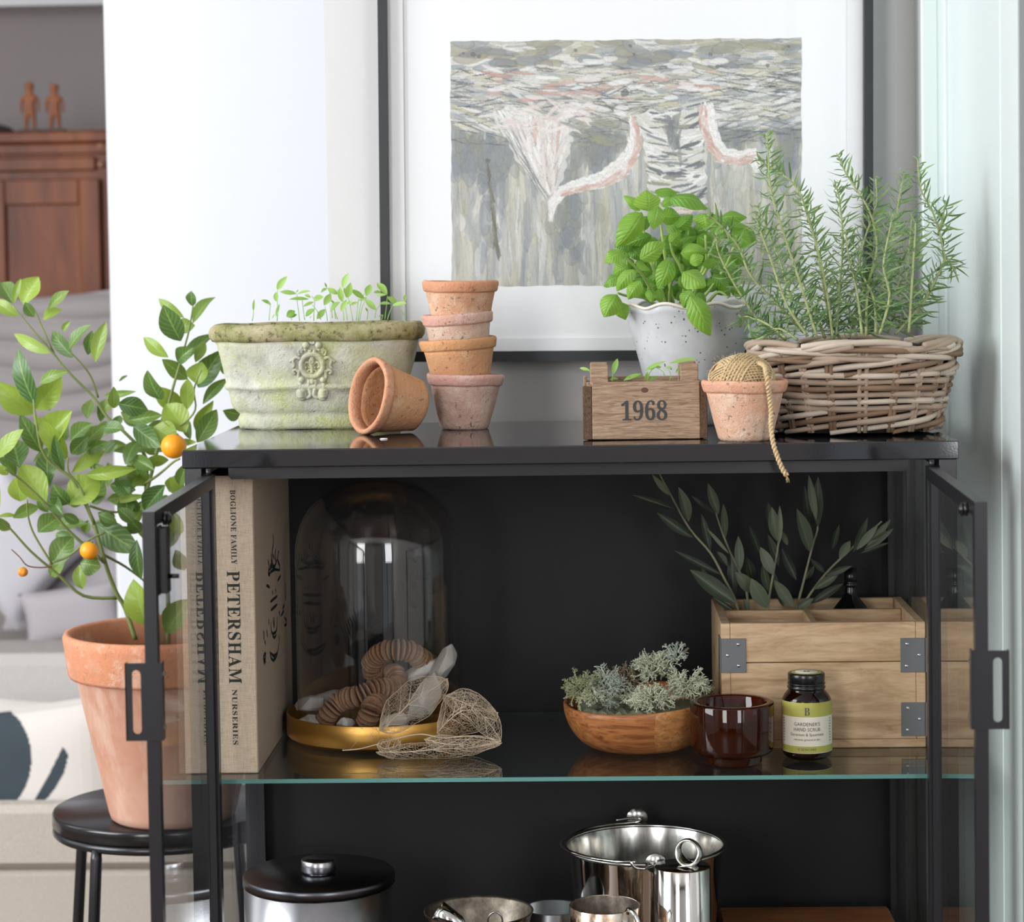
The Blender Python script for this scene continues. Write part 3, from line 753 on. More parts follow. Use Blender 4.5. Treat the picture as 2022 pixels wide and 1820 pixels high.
mb = MB(); mb.box((-1.6, Ys - .012, zs - .107), (0.085, Ys + .045, zs), bev=.012); mb.build('front_rail', M['linen'], so)
mb = MB(); mb.box((-1.6, Ys + .046, zs - .26), (0.085, Ys + .32, zs - .16), bev=.012); mb.box((-1.6, Ys + .30, zs - .26), (-.44, Ys + .80, zs - .16), bev=.012); mb.build('seat', M['linen'], so)
mb = MB(); mb.box((-1.6, Ys + .32, .08), (-.44, Ys + .80, zs - .27)); mb.build('plinth', M['linen'], so)
zb = at(60, 1288, Ys + .55).z
mb = MB(); mb.box((-1.6, Ys + .52, zs - .159), (-.445, Ys + .72, zb), bev=.02); mb.build('backrest', M['linen_pale'], so)
for x in (-1.5, -.5):
    mb = MB(); mb.box((x, Ys + .03, 0), (x + .05, Ys + .08, .08)); mb.build('leg', M['charcoal'], so)
M['cush_grey'] = plain('soft_grey_cotton', 'bdb7ba', .9, bump=.1, bscale=60); M['cush_pale'] = plain('pale_grey_cotton', 'd8d5da', .9, bump=.1, bscale=60)
# cushion with the printed dark blots
t = NT('printed_cotton'); tc = t.coord(); sx = t.n('ShaderNodeSeparateXYZ'); t.l(tc, sx.inputs[0])
M['print_white'] = t.m; t.set(Base_Color='dfd8d0', Roughness=.9)
M['print_dark'] = plain('printed_blue_black', '3c464d', .9, var=.2, scale=12)
c0 = at(78, 1478, Ys + .18)
pl = thing('printed_cushion', 'white cushion printed with dark blue grey rounded shapes on the linen sofa', 'cushion', (c0.x, Ys + .18, zs - .158))
mb = MB(); wdt = 0.30
ptop = at(70, 1388, Ys + .17).z
cushion(mb, V(c0.x - .045, Ys + .155, ptop - .146), .42, .290, .13, -.10, -.12, 26)
# assign the print by position on the front face
pcs = []
def inprint(P):
    d = P - CAM; k = d.dot(CF); px = 1011 + FPX * d.dot(CR) / k; py = PY0 - FPX * d.dot(CU) / k
    return (((px + 20) / 82) ** 2 + ((py - 1498) / 108) ** 2 < 1) or inpoly(px, py)
TRI = [(124, 1474), (135, 1490), (128, 1522), (108, 1558), (80, 1592), (60, 1592), (96, 1530)]
def inpoly(x, y):
    c = False
    for i in range(len(TRI)):
        (x1, y1), (x2, y2) = TRI[i], TRI[i - 1]
        if (y1 > y) != (y2 > y) and x < (x2 - x1) * (y - y1) / (y2 - y1) + x1: c = not c
    return c
fine = MB()
for f_, m_, s_ in zip(mb.f, mb.mi, mb.sm):
    A = [mb.v[i] for i in f_]
    if (A[0] - CAM).length > 0 and len(f_) == 4:
        for i in range(6):
            for j in range(6):
                q = lambda u, v: (A[0] * (1 - u) * (1 - v) + A[1] * u * (1 - v) + A[2] * u * v + A[3] * (1 - u) * v)
                B = [q(i / 6, j / 6), q((i + 1) / 6, j / 6), q((i + 1) / 6, (j + 1) / 6), q(i / 6, (j + 1) / 6)]
                cc = (B[0] + B[2]) / 2; fine.add(B, [(0, 1, 2, 3)], True, 1 if (inprint(cc) and cc.y < Ys + .155) else 0)
fine.build('cushion_cover', [M['print_white'], M['print_dark']], pl)
mb = MB(); c1 = at(200, 1500, Ys + .4); cushion(mb, V(c1.x - .045, Ys + .33, zs - .155 + .135), .36, .26, .10, .05, -.12)
tag(mb.build('plain_cushion', plain('warm_white_cotton', 'd8d2cc', .9)), 'plain white cushion half hidden by the terracotta tree pot', 'cushion')
Yh = 2.45
def cush(px, py, wpx, hpx, tilt, m, label, Y=Yh, lean=-.1):
    c = at(px, py, Y); k = (Y + 2.4) / FPX; mb = MB(); cushion(mb, c, wpx * k, hpx * k, .09, tilt, lean, pinch=.25)
    tag(mb.build('sofa_cushion', m), label, 'cushion', 'cushions heaped on the far sofa')
cush(178, 1118, 320, 290, .12, M['cush_grey'], 'mid grey cushion at the back of the heap, touching the white wall', 2.63)
cush(20, 1075, 250, 235, .75, M['cush_pale'], 'pale grey cushion tipped on its corner behind the citrus leaves', 2.53)
cush(150, 1212, 220, 118, -.16, M['cush_grey'], 'small grey cushion lying in front, just above the linen backrest', 2.43)
# far sofa carrying that heap
zh = at(100, 1312, 2.36).z
fs_ = thing('far_sofa', 'pale upholstered sofa further back, under the heap of grey cushions', 'sofa', (-1.0, 2.5, 0))
mb = MB(); mb.box((-2.4, 2.34, .06), (-.56, 2.95, zh), bev=.03); mb.build('seat', M['linen_pale'], fs_)
mb = MB(); mb.box((-2.4, 2.83, zh), (-.56, 2.98, zh + .28), bev=.05); mb.build('backrest', M['linen_pale'], fs_)
# pleated grey throw hanging over that backrest
mb = MB(); nx, nz = 24, 150; x0 = at(-60, 800, 2.72).x; x1 = at(238, 800, 2.72).x; z1_ = at(100, 578, 2.72).z; z0_ = zh + .1
for j in range(nz + 1):
    for i in range(nx + 1):
        u, v = i / nx, j / nz; z = z1_ + (z0_ - z1_) * v - .012 * math.sin(u * 3.2 + .5)
        ph = v * 2 * PI * 12.5 + 1.3 * math.sin(u * 4 + v * 7)
        y = 2.72 - .017 * abs(math.sin(ph / 2)) ** .6 + .02 * math.exp(-v * 40) + .01 * math.sin(u * 5)
        mb.v.append(V(x0 + (x1 - x0) * u, y, z))
for j in range(nz):
    for i in range(nx):
        k = j * (nx + 1) + i; mb.f.append((k, k + 1, k + nx + 2, k + nx + 1)); mb.mi.append(0); mb.sm.append(True)
mb.box((x0, 2.74, z0_), (x1, 2.80, z1_ - .02), bev=.01)
tag(mb.build('pleated_headrest', plain('pleated_grey_fabric', 'a49c9c', .85)), 'grey pleated fabric headrest in front of the wooden cupboard', 'headrest')

# ------------------------------------------------------------------ stool
M['stool_top'] = plain('black_marbled_top', '1b1a1c', .18, var=.6, scale=9); M['stool_metal'] = plain('black_tube', '1c1c1f', .28)
SX, SY, SZ = -.131, .572, .6225
st = thing('round_stool', 'round black stool carrying the potted citrus tree', 'stool', (SX, SY, 0))
R_ = .1475; T_ = Matrix.Translation((SX, SY, 0))
mb = MB(); mb.lathe([(0, SZ), (R_ - .004, SZ), (R_ - .001, SZ - .0015), (R_, SZ - .004), (R_, SZ - .017), (R_ - .002, SZ - .019), (0, SZ - .019)][::-1], 96, xf=T_); mb.build('seat', M['stool_top'], st)
mb = MB(); rr = R_ - .006; mb.tube([(SX + rr * math.cos(a), SY + rr * math.sin(a), SZ - .0255) for a in [2 * PI * k / 72 for k in range(72)]], .0060, 12, closed=True); mb.build('ring', M['stool_metal'], st)
for k in range(4):
    a = math.radians((-118, 152, -30, 60)[k]); mb = MB(); p0 = V(SX + rr * math.cos(a), SY + rr * math.sin(a), SZ - .0275); p1 = V(SX + (rr + .055) * math.cos(a), SY + (rr + .055) * math.sin(a), 0)
    mb.tube([p0, p0 + (p1 - p0) * .02, p1], [.0062, .0075, .0075], 12); mb.build('leg', M['stool_metal'], st)

# ------------------------------------------------------------------ potted citrus tree
TXc, TYc = -.1105, .508
tree = thing('potted_citrus_tree', 'small orange tree in a big weathered terracotta pot on the black stool', 'potted plant', (TXc, TYc, SZ))
def tcbig():
    t = NT('weathered_red_terracotta'); v = t.coord()
    c = t.ramp(t.noise(v, 7, 7, .6), [(.35, 'c08a72'), (.55, 'cda08b'), (.75, 'dcbcab')])
    sz = t.n('ShaderNodeSeparateXYZ'); t.l(v, sz.inputs[0])
    c = t.mix(t.ramp(t.noise(t.coord((1, 1, .25)), 22, 6, .7), [(.48, 0.0), (.72, .65)]), c, 'e2c8b8')
    c = t.mix(t.ramp(t.noise(v, 40, 6, .7), [(.6, 0.0), (.72, .5)]), c, 'd2a97c')
    t.set(Base_Color=c, Roughness=.85, Specular_IOR_Level=.2); t.bump(t.noise(v, 160, 5), .15, .001); return t.m
M['tc_big'] = tcbig(); M['tc_big_rim'] = terracotta('orange_terracotta_rim', 'd38f6c', 'dcae95', 'a86e50', .25, 3.0)
hz = SZ; Tm = Matrix.Translation((TXc, TYc, hz))
prof = [(0, 0), (.074, 0), (.079, .004), (.0815, .012), (.118, .180), (.121, .186)]
mb = MB(); mb.lathe(prof + [(.112, .190), (.106, .150), (.074, .012), (0, .012)], 96, xf=Tm); mb.build('pot_body', M['tc_big'], tree)
mb = MB(); mb.lathe([(.119, .1855), (.1265, .186), (.1285, .190), (.1335, .228), (.1345, .236), (.1325, .2405), (.128, .2415), (.1235, .238), (.1225, .225), (.115, .188), (.119, .1855)], 96, xf=Tm); mb.build('rim', M['tc_big_rim'], tree)
def soil_disc(par, cx, cy, z, rx, ry, name='soil', n=14, amp=.003, mat=None):
    mb = MB(); rings = n; seg = 48; vs = [V(cx, cy, z + amp)]; fs = []
    for i in range(1, rings + 1):
        for k in range(seg):
            th = 2 * PI * k / seg; r = i / rings
            vs.append(V(cx + rx * r * math.cos(th), cy + ry * r * math.sin(th), z + U(-amp, amp) * 1.0 + amp * (1 - r)))
    for k in range(seg): fs.append((0, 1 + k, 1 + (k + 1) % seg))
    for i in range(rings - 1):
        for k in range(seg):
            a = 1 + i * seg + k; b = 1 + i * seg + (k + 1) % seg; fs.append((a, a + seg, b + seg, b))
    mb.add(vs, fs, True)
    return mb.build(name, mat or M['soil'], par)
soil_disc(tree, TXc, TYc, hz + .200, .118, .118)

C1 = lambda x, y, Y: at(x / 2.426, 500 + y / 2.426, Y)
def limb(mb, pts, r0, r1, conv, y0, y1, n=7, sub=4):
    P = []; m = len(pts)
    for i, (x, y) in enumerate(pts): P.append(conv(x, y, y0 + (y1 - y0) * i / (m - 1)))
    Q = []
    for i in range(m - 1):
        p0 = P[max(i - 1, 0)]; p1 = P[i]; p2 = P[i + 1]; p3 = P[min(i + 2, m - 1)]
        for k in range(sub):
            t = k / sub; Q.append(.5 * ((2 * p1) + (p2 - p0) * t + (2 * p0 - 5 * p1 + 4 * p2 - p3) * t * t + (3 * p1 - p0 - 3 * p2 + p3) * t ** 3))
    Q.append(P[-1]); q = len(Q)
    mb.tube(Q, [r0 + (r1 - r0) * i / (q - 1) for i in range(q)], n); return Q
br = MB()
y_ = TYc + .03
for pts, r0, r1, a_, b_ in [
    ([(650, 1850), (600, 1700), (560, 1630), (520, 1530), (490, 1430), (450, 1290)], .0042, .0030, y_, y_ - .04),
    ([(450, 1290), (400, 1180), (345, 1080), (250, 1010), (200, 940), (180, 850), (160, 700)], .0032, .0014, y_ - .04, y_ - .10),
    ([(805, 1880), (805, 1640), (780, 1500), (740, 1350), (700, 1150), (700, 980), (600, 860), (510, 780), (450, 690), (330, 570), (240, 460), (160, 370), (60, 250)], .0042, .0013, y_ + .02, y_ - .02),
    ([(700, 1150), (740, 1000), (780, 830), (830, 640), (870, 500), (905, 370), (925, 250)], .0034, .0012, y_ - .01, y_ - .06),
    ([(780, 860), (870, 820), (935, 750), (930, 650), (965, 560)], .0022, .0011, y_ - .04, y_ - .08),
    ([(560, 1650), (400, 1640), (280, 1540), (150, 1430), (50, 1320), (-10, 1270)], .0030, .0014, y_ - .01, y_ - .10),
    ([(500, 1480), (330, 1330), (220, 1200), (100, 1085), (20, 1030)], .0030, .0013, y_ - .03, y_ - .12),
    ([(250, 1490), (165, 1350), (135, 1260), (130, 1180)], .0020, .0012, y_ - .08, y_ - .12),
    ([(450, 1300), (390, 1130), (330, 1050), (325, 980)], .0022, .0012, y_ - .05, y_ - .09),
    ([(470, 690), (440, 600), (400, 540), (340, 475)], .0020, .0011, y_, y_ - .03),
    ([(260, 480), (200, 350), (180, 300), (150, 250), (120, 240)], .0016, .0010, y_ - .01, y_ - .03),
    ([(490, 1440), (600, 1500), (720, 1590)], .0026, .0016, y_ - .03, y_ + .02),
    ([(250, 1480), (330, 1450), (430, 1370), (500, 1340)], .0022, .0016, y_ - .08, y_ - .05),
    ([(700, 1100), (760, 1060), (830, 1000), (860, 985)], .0024, .0016, y_ - .03, y_ - .07),
    ([(430, 1210), (560, 1240), (700, 1180)], .0022, .0016, y_ - .04, y_)]:
    limb(br, pts, r0 * .78, r1 * .8, C1, a_, b_)
br.build('branches', M['bark_green'], tree)
mb = MB(); limb(mb, [(250, 1500), (190, 1505), (130, 1495), (95, 1455), (55, 1418)], .0010, .0007, C1, y_ - .08, y_ - .12, 5); mb.build('dry_twig', plain('reddish_twig', '8a5a4c', .7), tree)
CL = [  # base x y, tip x y, width, tone (0 dark .. 1 yellow green)
(62,240,5,140,75,.35),(66,238,100,120,30,.7),(112,245,185,113,98,.98),(88,300,-30,225,52,.85),(120,235,165,305,45,.3),(235,262,332,180,46,.55),(205,318,300,272,52,.92),
(300,372,338,322,24,.7),(240,478,68,386,50,.9),(352,500,248,372,62,.3),(330,458,436,344,62,.4),(422,486,442,370,46,.2),(456,522,508,328,58,.8),(480,440,500,368,26,.3),
(165,722,86,452,88,.18),(155,770,-12,612,105,.95),(172,745,298,592,98,.92),(190,622,322,566,46,.6),(236,755,278,640,50,.75),(200,952,95,768,72,.22),(208,905,345,755,108,.95),
(322,985,160,775,72,.95),(308,1042,262,870,46,.15),(305,895,330,808,48,.45),(-20,985,112,843,66,.9),(92,1025,60,888,100,.25),(158,1002,274,925,34,.5),(235,1112,238,928,82,.25),
(76,1066,-20,975,52,.3),(222,1192,95,1012,112,.95),(96,1188,92,1062,82,.92),(40,1060,-10,1012,36,.85),(338,895,442,815,74,.4),(368,965,498,822,82,.5),(344,1052,502,945,58,.92),
(418,952,522,903,52,.3),(412,1062,654,1032,54,.92),(326,1205,478,1078,128,.97),(332,1200,252,1104,76,.25),(304,1256,250,1165,58,.3),(452,1184,505,1062,76,.45),(62,1268,188,1212,56,.5),
(-5,1230,-2,1120,26,.7),(-20,1262,46,1325,44,.35),(-10,1262,82,1258,22,.85),(182,1336,292,1262,84,.42),(262,1314,420,1296,58,.45),(248,1494,352,1356,96,.38),(242,1544,322,1452,60,.55),
(396,1608,380,1490,56,.7),(385,1482,484,1500,86,.42),(456,1292,668,1430,108,.22),(566,718,708,748,76,.18),(500,682,652,662,30,.55),(546,742,545,638,44,.5),(570,614,612,584,14,.6),
(418,792,440,700,56,.55),(488,762,560,702,46,.6),(496,836,596,842,58,.3),(640,830,772,928,78,.25),(612,800,778,776,60,.45),(736,832,850,905,98,.88),(866,420,782,248,92,.22),
(882,308,760,218,42,.75),(922,252,918,180,46,.22),(924,336,1034,210,58,.55),(848,352,934,346,60,.7),(806,498,688,402,50,.88),(898,602,776,508,62,.45),(852,520,928,450,66,.3),
(862,534,1034,384,52,.3),(936,522,980,418,42,.65),(950,642,1066,462,92,.2),(948,628,965,520,92,.92),(972,722,1088,600,44,.35),(1068,578,1084,524,30,.3),(772,702,706,562,84,.3),
(872,742,732,634,78,.92),(892,858,794,722,104,.96),(898,748,900,600,58,.85),(938,852,1022,706,52,.88),(944,906,1038,748,74,.35),(912,892,906,804,44,.35),(1154,772,1068,752,56,.3),
(862,906,942,904,28,.9),(702,1112,642,1000,88,.45),(616,930,738,936,42,.4),(694,996,808,990,46,.9),(650,1134,528,1108,60,.2),(792,1110,694,1232,84,.15),(812,1142,852,1066,58,.85),
(884,1142,812,1072,46,.85),(862,1345,838,1238,64,.75),(626,1262,600,1166,72,.25),(702,1782,640,1560,118,.93),(792,1818,905,1655,100,.5),(656,1372,676,1562,60,.15),(500,1164,440,1198,30,.35),
(700,1160,560,1190,30,.85),(540,1300,470,1240,60,.35),(350,1400,270,1340,62,.3),(470,1250,560,1290,42,.3),(660,1240,600,1120,62,.3),(600,1010,660,900,60,.35),(420,880,340,960,62,.28),
(760,1260,830,1180,64,.25),(780,1420,850,1290,70,.3),(640,1290,560,1220,56,.3),(740,1040,640,980,58,.4),(560,1060,620,1160,54,.28),(680,1330,610,1260,60,.22),(820,1260,870,1150,60,.3),
(450,1010,520,1080,44,.35),(560,900,500,960,50,.3),(380,1290,300,1250,40,.25),(840,1420,880,1520,60,.3),(720,1450,760,1330,64,.25),(860,1110,900,1000,50,.35),(230,1240,180,1160,40,.35)]
lf = Leaves(); kc = 2.95 / FPX / 2.426
def stem_to(mb, p, q, r): mb.tube([p, q], r, 5)
for (bx_, by_, tx, ty, wd, tone) in CL:
    Yb = y_ - .03 + U(-.05, .04); Yt = Yb + U(-.03, .03)
    a = C1(bx_, by_, Yb); b = C1(tx, ty, Yt)
    lf.leaf(a, b, wd * kc * 1.25, tone ** 1.25, nrm=V(U(-.45, .25), -1, U(-.1, .75)), fold=U(.05, .30), curl=U(.02, .14), twist=U(-.5, .5), wave=U(0, .05), n=9, m=6, shape=U(.85, 1.05))
for _ in range(46):          # smaller leaves deep inside the crown
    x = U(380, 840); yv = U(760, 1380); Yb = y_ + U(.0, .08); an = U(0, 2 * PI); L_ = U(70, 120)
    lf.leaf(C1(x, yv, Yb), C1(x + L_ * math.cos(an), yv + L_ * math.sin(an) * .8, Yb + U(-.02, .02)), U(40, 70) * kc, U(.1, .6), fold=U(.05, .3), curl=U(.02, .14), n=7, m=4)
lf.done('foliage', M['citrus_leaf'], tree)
def orange_mat(name, c):
    t = NT(name); t.set(Base_Color=c, Roughness=.42, Subsurface_Weight=.05); t.bump(t.noise(t.coord(), 900, 2), .25, .0006); return t.m
M['orange'] = orange_mat('orange_peel', 'f5a11c'); M['orange_dry'] = orange_mat('shrivelled_orange', 'dd8d22'); M['calyx'] = plain('green_calyx', '6f8a3c', .6)
for px, py, rp, dY, m in ((343, 881, 25.5, -.09, 'orange'), (176, 1087, 18.5, -.09, 'orange'), (45, 1129, 10, -.12, 'orange_dry')):
    c = at(px, py, y_ + dY); r = rp * (y_ + dY + 2.4) / FPX; mb = MB()
    pr = [(r * math.sin(PI * k / 20), -r * math.cos(PI * k / 20) * .96) for k in range(21)]; pr[0] = (0, pr[0][1]); pr[-1] = (0, pr[-1][1] - r * .06)
    mb.lathe(pr, 32, xf=Matrix.Translation(c) @ Matrix.Rotation(.3, 4, 'Y'), jit=(lambda rr, z, th: (rr * (1 + .06 * math.sin(th * 5)), z)) if m == 'orange_dry' else None)
    o = mb.build('orange', M[m], tree)
    if m == 'orange_dry': o['label'] = 'shrivelled small orange'
    mb = MB(); mb.lathe([(0, r * .98), (r * .22, r * .93), (r * .10, r * 1.02), (0, r * 1.06)], 10, xf=Matrix.Translation(c) @ Matrix.Rotation(.3, 4, 'Y')); mb.build('stalk', M['calyx'], o)
# ------------------------------------------------------------------ things standing on the cabinet top
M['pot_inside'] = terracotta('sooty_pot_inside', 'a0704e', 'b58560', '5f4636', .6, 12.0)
def rough_jit(amp, seed, rimdip=0.0, zt=1.0):
    r = random.Random(seed); ph = [r.uniform(0, 6.28) for _ in range(8)]
    def f(rr, z, th):
        k = sum(math.sin(th * (i + 2) + ph[i] + z * (60 + 25 * i)) / (i + 2) for i in range(6))
        return rr + amp * k, z + (amp * .9 * math.sin(th * 2 + ph[6]) + amp * .5 * math.sin(th * 5 + ph[7])) * (1 if z > zt * .5 else 0)
    return f
def small_pot(name, label, loc, bm, rm, seed, rim_r=.0450, base_r=.0285, H=.064, rim_h=.0125, rot=None, group=None, flare=.0022):
    r = thing(name, label, 'plant pot', loc, group)
    X = Matrix.Translation(loc) @ (rot if rot is not None else Matrix.Identity(4)) @ Matrix.Rotation(seed * 1.9, 4, 'Z')
    zb = H - rim_h; rb = base_r + (rim_r - flare - base_r) * (zb / H)
    j = rough_jit(.00055, seed, zt=H)
    prof = [(0, 0), (base_r - .003, 0), (base_r, .0025)]
    for k in range(1, 12): t = k / 11; prof.append((base_r + (rb - base_r) * t, .0025 + (zb - .0025) * t))
    inner = [(rb - .0045, zb)]
    for k in range(1, 9): t = k / 8; inner.append((rb - .0045 + (base_r - .005 - rb + .0045) * t, zb + (.007 - zb) * t))
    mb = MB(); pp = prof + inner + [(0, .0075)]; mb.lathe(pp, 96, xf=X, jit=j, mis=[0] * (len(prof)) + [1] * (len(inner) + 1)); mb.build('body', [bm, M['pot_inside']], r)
    mb = MB(); R = rim_r
    mb.lathe([(rb - .001, zb - .001), (rb + flare, zb + .0002), (rb + flare + .001, zb + .002), (R - .0002, H - .0045), (R, H - .002), (R - .0012, H - .0003), (R - .003, H + .0003), (R - .0052, H - .0006), (R - .0062, H - .003), (rb - .0045, zb), (rb - .001, zb - .001)], 72, xf=X, jit=j)
    mb.build('rim', rm, r); return r
# stack of four
sx_, sy_ = 0.2820, 0.280
stack = [(0, 0.0, 0.0, .0000, .0452, .0290, 3, 'rosy terracotta pot standing on the cabinet top, lowest of the stack of four', 2.0, .064),
         (1, -.0020, 0.0, .0412, .0455, .0310, 2, 'ochre terracotta pot with a torn rim edge, second from the bottom of the stack', -3.5, .064),
         (2, -.0030, .002, .0735, .0418, .0315, 1, 'pinkish terracotta pot with a crusty grey body, third up in the stack', -3.2, .061),
         (3, -.0028, 0.0, .1065, .0445, .0305, 0, 'orange terracotta pot with an open mouth, topmost of the stack of four', 0.8, .0655)]
for i, dx, dy, dz, rr, br_, mi_, lab, tilt, H in stack:
    small_pot('terracotta_pot', lab, (sx_ + dx, sy_ + dy, ZT + dz), TC[mi_], TRIM[mi_], 11 + i, rr, br_, H, rot=Matrix.Rotation(math.radians(tilt), 4, 'Y'), group='old terracotta pots')
# the pot lying on its side
ax = V(-math.sin(math.radians(57)), -math.cos(math.radians(57)), 0).normalized(); H = .066; half = math.atan((.0445 - .030) / H)
zax = (ax * math.cos(half) + V(0, 0, 1) * math.sin(half)).normalized()
side = zax.cross(V(0, 0, 1)).normalized(); up = side.cross(zax)
R3 = Matrix(((side.x, up.x, zax.x), (side.y, up.y, zax.y), (side.z, up.z, zax.z))).to_4x4()
mouth = at(724, 779, .205); base = mouth - zax * H; base.z = ZT + .030 * math.cos(half) + .0008
small_pot('terracotta_pot', 'orange terracotta pot lying on its side with its mouth towards the left', tuple(base), TC[2], TRIM[0], 21, .0445, .0300, H, rot=R3, group='old terracotta pots')
# the pot holding the twine
px_, py__ = .5922, .046
small_pot('terracotta_pot', 'peach terracotta pot holding the ball of twine beside the 1968 crate', (px_, py__, ZT), TC[4], TRIM[4], 5, .0458, .0292, .0640, group='old terracotta pots')

# twine: yarn wound round a squashed ball, one strand hanging over the edge
M['twine'] = plain('jute_twine', 'cfb68c', .9, var=.3, scale=260, bump=.6, bscale=900)
tw = thing('ball_of_twine', 'ball of natural jute twine in the peach terracotta pot, one end hanging down', 'twine', (px_ - .003, py__, ZT + .060))
def strand(mb, P, r, tw_=900.0, plies=2, n=5):
    """a plied cord following P"""
    m = len(P); L = [0]
    for i in range(1, m): L.append(L[-1] + (P[i] - P[i - 1]).length)
    for k in range(plies):
        Q = []; prev = None
        for i, p in enumerate(P):
            t = (P[min(i + 1, m - 1)] - P[max(i - 1, 0)]).normalized()
            a = (prev - t * prev.dot(t)).normalized() if prev is not None and (prev - t * prev.dot(t)).length > 1e-5 else t.orthogonal().normalized()
            prev = a; b = t.cross(a); th = L[i] * tw_ + 2 * PI * k / plies
            Q.append(p + (a * math.cos(th) + b * math.sin(th)) * r * .55)
        mb.tube(Q, r * .62, n)
mb = MB(); c = V(px_ - .003, py__ + .001, ZT + .0640)
mb.lathe([(0, -.018), (.020, -.014), (.0305, -.002), (.0285, .010), (.019, .020), (.006, .0225), (0, .0228)], 32, xf=Matrix.Translation(c))
def wind(tiltax, tilt, count, rx, rz, spread, rad=.00095):
    for i in range(count):
        k = (i / max(1, count - 1) * 2 - 1); P = []
        X = Matrix.Translation(c) @ Matrix.Rotation(tilt, 4, tiltax)
        rr = math.sqrt(max(0.05, 1 - (k * spread) ** 2)); off = k * spread * rz
        for a in range(49):
            th = 2 * PI * a / 48; P.append(X @ V(rx * rr * math.cos(th), off * 1.0 + U(-.0002, .0002), rz * rr * math.sin(th)))
        strand(mb, P, rad * 1.6, 1100, 2, 4)
def loops(ax_, count, gap, R0):
    ax_ = Vector(ax_).normalized(); a = ax_.orthogonal().normalized(); b = ax_.cross(a)
    for i in range(count):
        off = (i - (count - 1) / 2) * gap; rr = math.sqrt(max(.1, 1 - (off / R0) ** 2)) * R0; P = []
        for q in range(57):
            th = 2 * PI * q / 56; p = ax_ * off + (a * math.cos(th) + b * math.sin(th)) * rr; P.append(c + V(p.x, p.y, p.z * .80 + U(-.0001, .0001)))
        strand(mb, P, .00155, 1000, 2, 4)
for ax_, n_, g_, r_ in (((.25, .9, .8), 12, .0035, .0310), ((.9, .15, .35), 9, .0035, .0325), ((-.3, .5, 1), 9, .0035, .0330), ((.75, -.35, -.25), 7, .0036, .0340), ((.15, .75, -.65), 6, .0036, .0345)): loops(ax_, n_, g_, r_)
X0 = Matrix.Translation(c) @ Matrix.Rotation(.28, 4, 'X')
for i in range(9):
    rr = .0345 - i * .0006; z = -.002 + i * .0022
    strand(mb, [X0 @ V(rr * math.cos(t) * (1 - i * .035), rr * math.sin(t) * (1 - i * .035), z) for t in [2 * PI * k / 48 for k in range(49)]], .0015, 1100, 2, 4)
mb.build('winding', M['twine'], tw)
def smooth_path(P, sub=8):
    Q = []
    for i in range(len(P) - 1):
        p0 = P[max(i - 1, 0)]; p1 = P[i]; p2 = P[i + 1]; p3 = P[min(i + 2, len(P) - 1)]
        for k in range(sub):
            t = k / sub; Q.append(.5 * ((2 * p1) + (p2 - p0) * t + (2 * p0 - 5 * p1 + 4 * p2 - p3) * t * t + (3 * p1 - p0 - 3 * p2 + p3) * t ** 3))
    Q.append(P[-1]); return Q
C5 = lambda x, y, Y: at(1360 + x / 5.688, 640 + y / 5.688, Y)
path = [C5(690, 500, .050), C5(770, 440, .030), C5(850, 470, .012), C5(872, 560, -.0020), C5(890, 690, -.0035), C5(910, 830, .004), C5(925, 1000, .006), C5(925, 1150, .000), C5(950, 1340, -.0050), C5(1000, 1500, -.0062), C5(1060, 1640, -.0065), C5(1105, 1700, -.0068)]
P = smooth_path(path, 14)
mb = MB(); strand(mb, P, .0025, 720, 2, 6)
for _ in range(80):
    p = random.choice(P[40:]); d = V(U(-1, 1), U(-1, .2), U(-1, 1)).normalized(); q = p + d * U(.003, .006)
    mb.tube([p, (p + q) / 2 + V(U(-.001, .001), 0, U(-.001, .001)), q], .00012, 3)
for k in range(14):
    p = P[-1]; mb.tube([p, p + V(U(-.002, .003), U(-.001, .001), U(-.008, -.003))], .0002, 3)
mb.build('hanging_end', M['twine'], tw)
mb = MB()
for _ in range(170):
    a, b_ = U(0, 2 * PI), U(.1, 1.4); p = c + V(.034 * math.cos(a) * math.cos(b_), .034 * math.sin(a) * math.cos(b_), .024 * math.sin(b_)); d = (p - c).normalized() + V(U(-.8, .8), U(-.8, .8), U(-.5, .8))
    mb.tube([p, p + d * .002, p + d * U(.003, .006) + V(0, 0, U(-.001, .001))], .00011, 3)
mb.build('loose_fibres', M['twine'], tw)

# ---- mossy stone planter
def stone():
    t = NT('mossy_limestone'); v = t.coord()
    sz = t.n('ShaderNodeSeparateXYZ'); t.l(v, sz.inputs[0])
    base = t.ramp(t.noise(v, 30, 8, .65), [(.3, '9a9a90'), (.48, 'c0c0b2'), (.7, 'd9d8cc')])
    moss = t.ramp(t.noise(v, 11, 7, .65, .6), [(.42, 0.0), (.60, .85)])
    c = t.mix(moss, base, 'bcc083')
    m2 = t.ramp(t.noise(v, 60, 6, .75), [(.56, 0.0), (.68, .8)]); c = t.mix(t.math('MULTIPLY', m2, t.ramp(t.noise(v, 8, 3), [(.4, 0.1), (.65, 1.0)])), c, '7d8448')
    dk = t.ramp(t.noise(v, 150, 6, .8), [(.59, 0.0), (.68, .85)]); c = t.mix(dk, c, '5c574a')
    y = t.ramp(t.noise(v, 18, 4), [(.62, 0.0), (.75, .7)]); c = t.mix(y, c, 'd2cc7c')
    t.set(Base_Color=c, Roughness=.92, Specular_IOR_Level=.15)
    t.bump(t.math('ADD', t.noise(v, 110, 8, .7), t.math('MULTIPLY', t.noise(v, 380, 4), .5)), .8, .0025); return t.m
M['stone'] = stone()
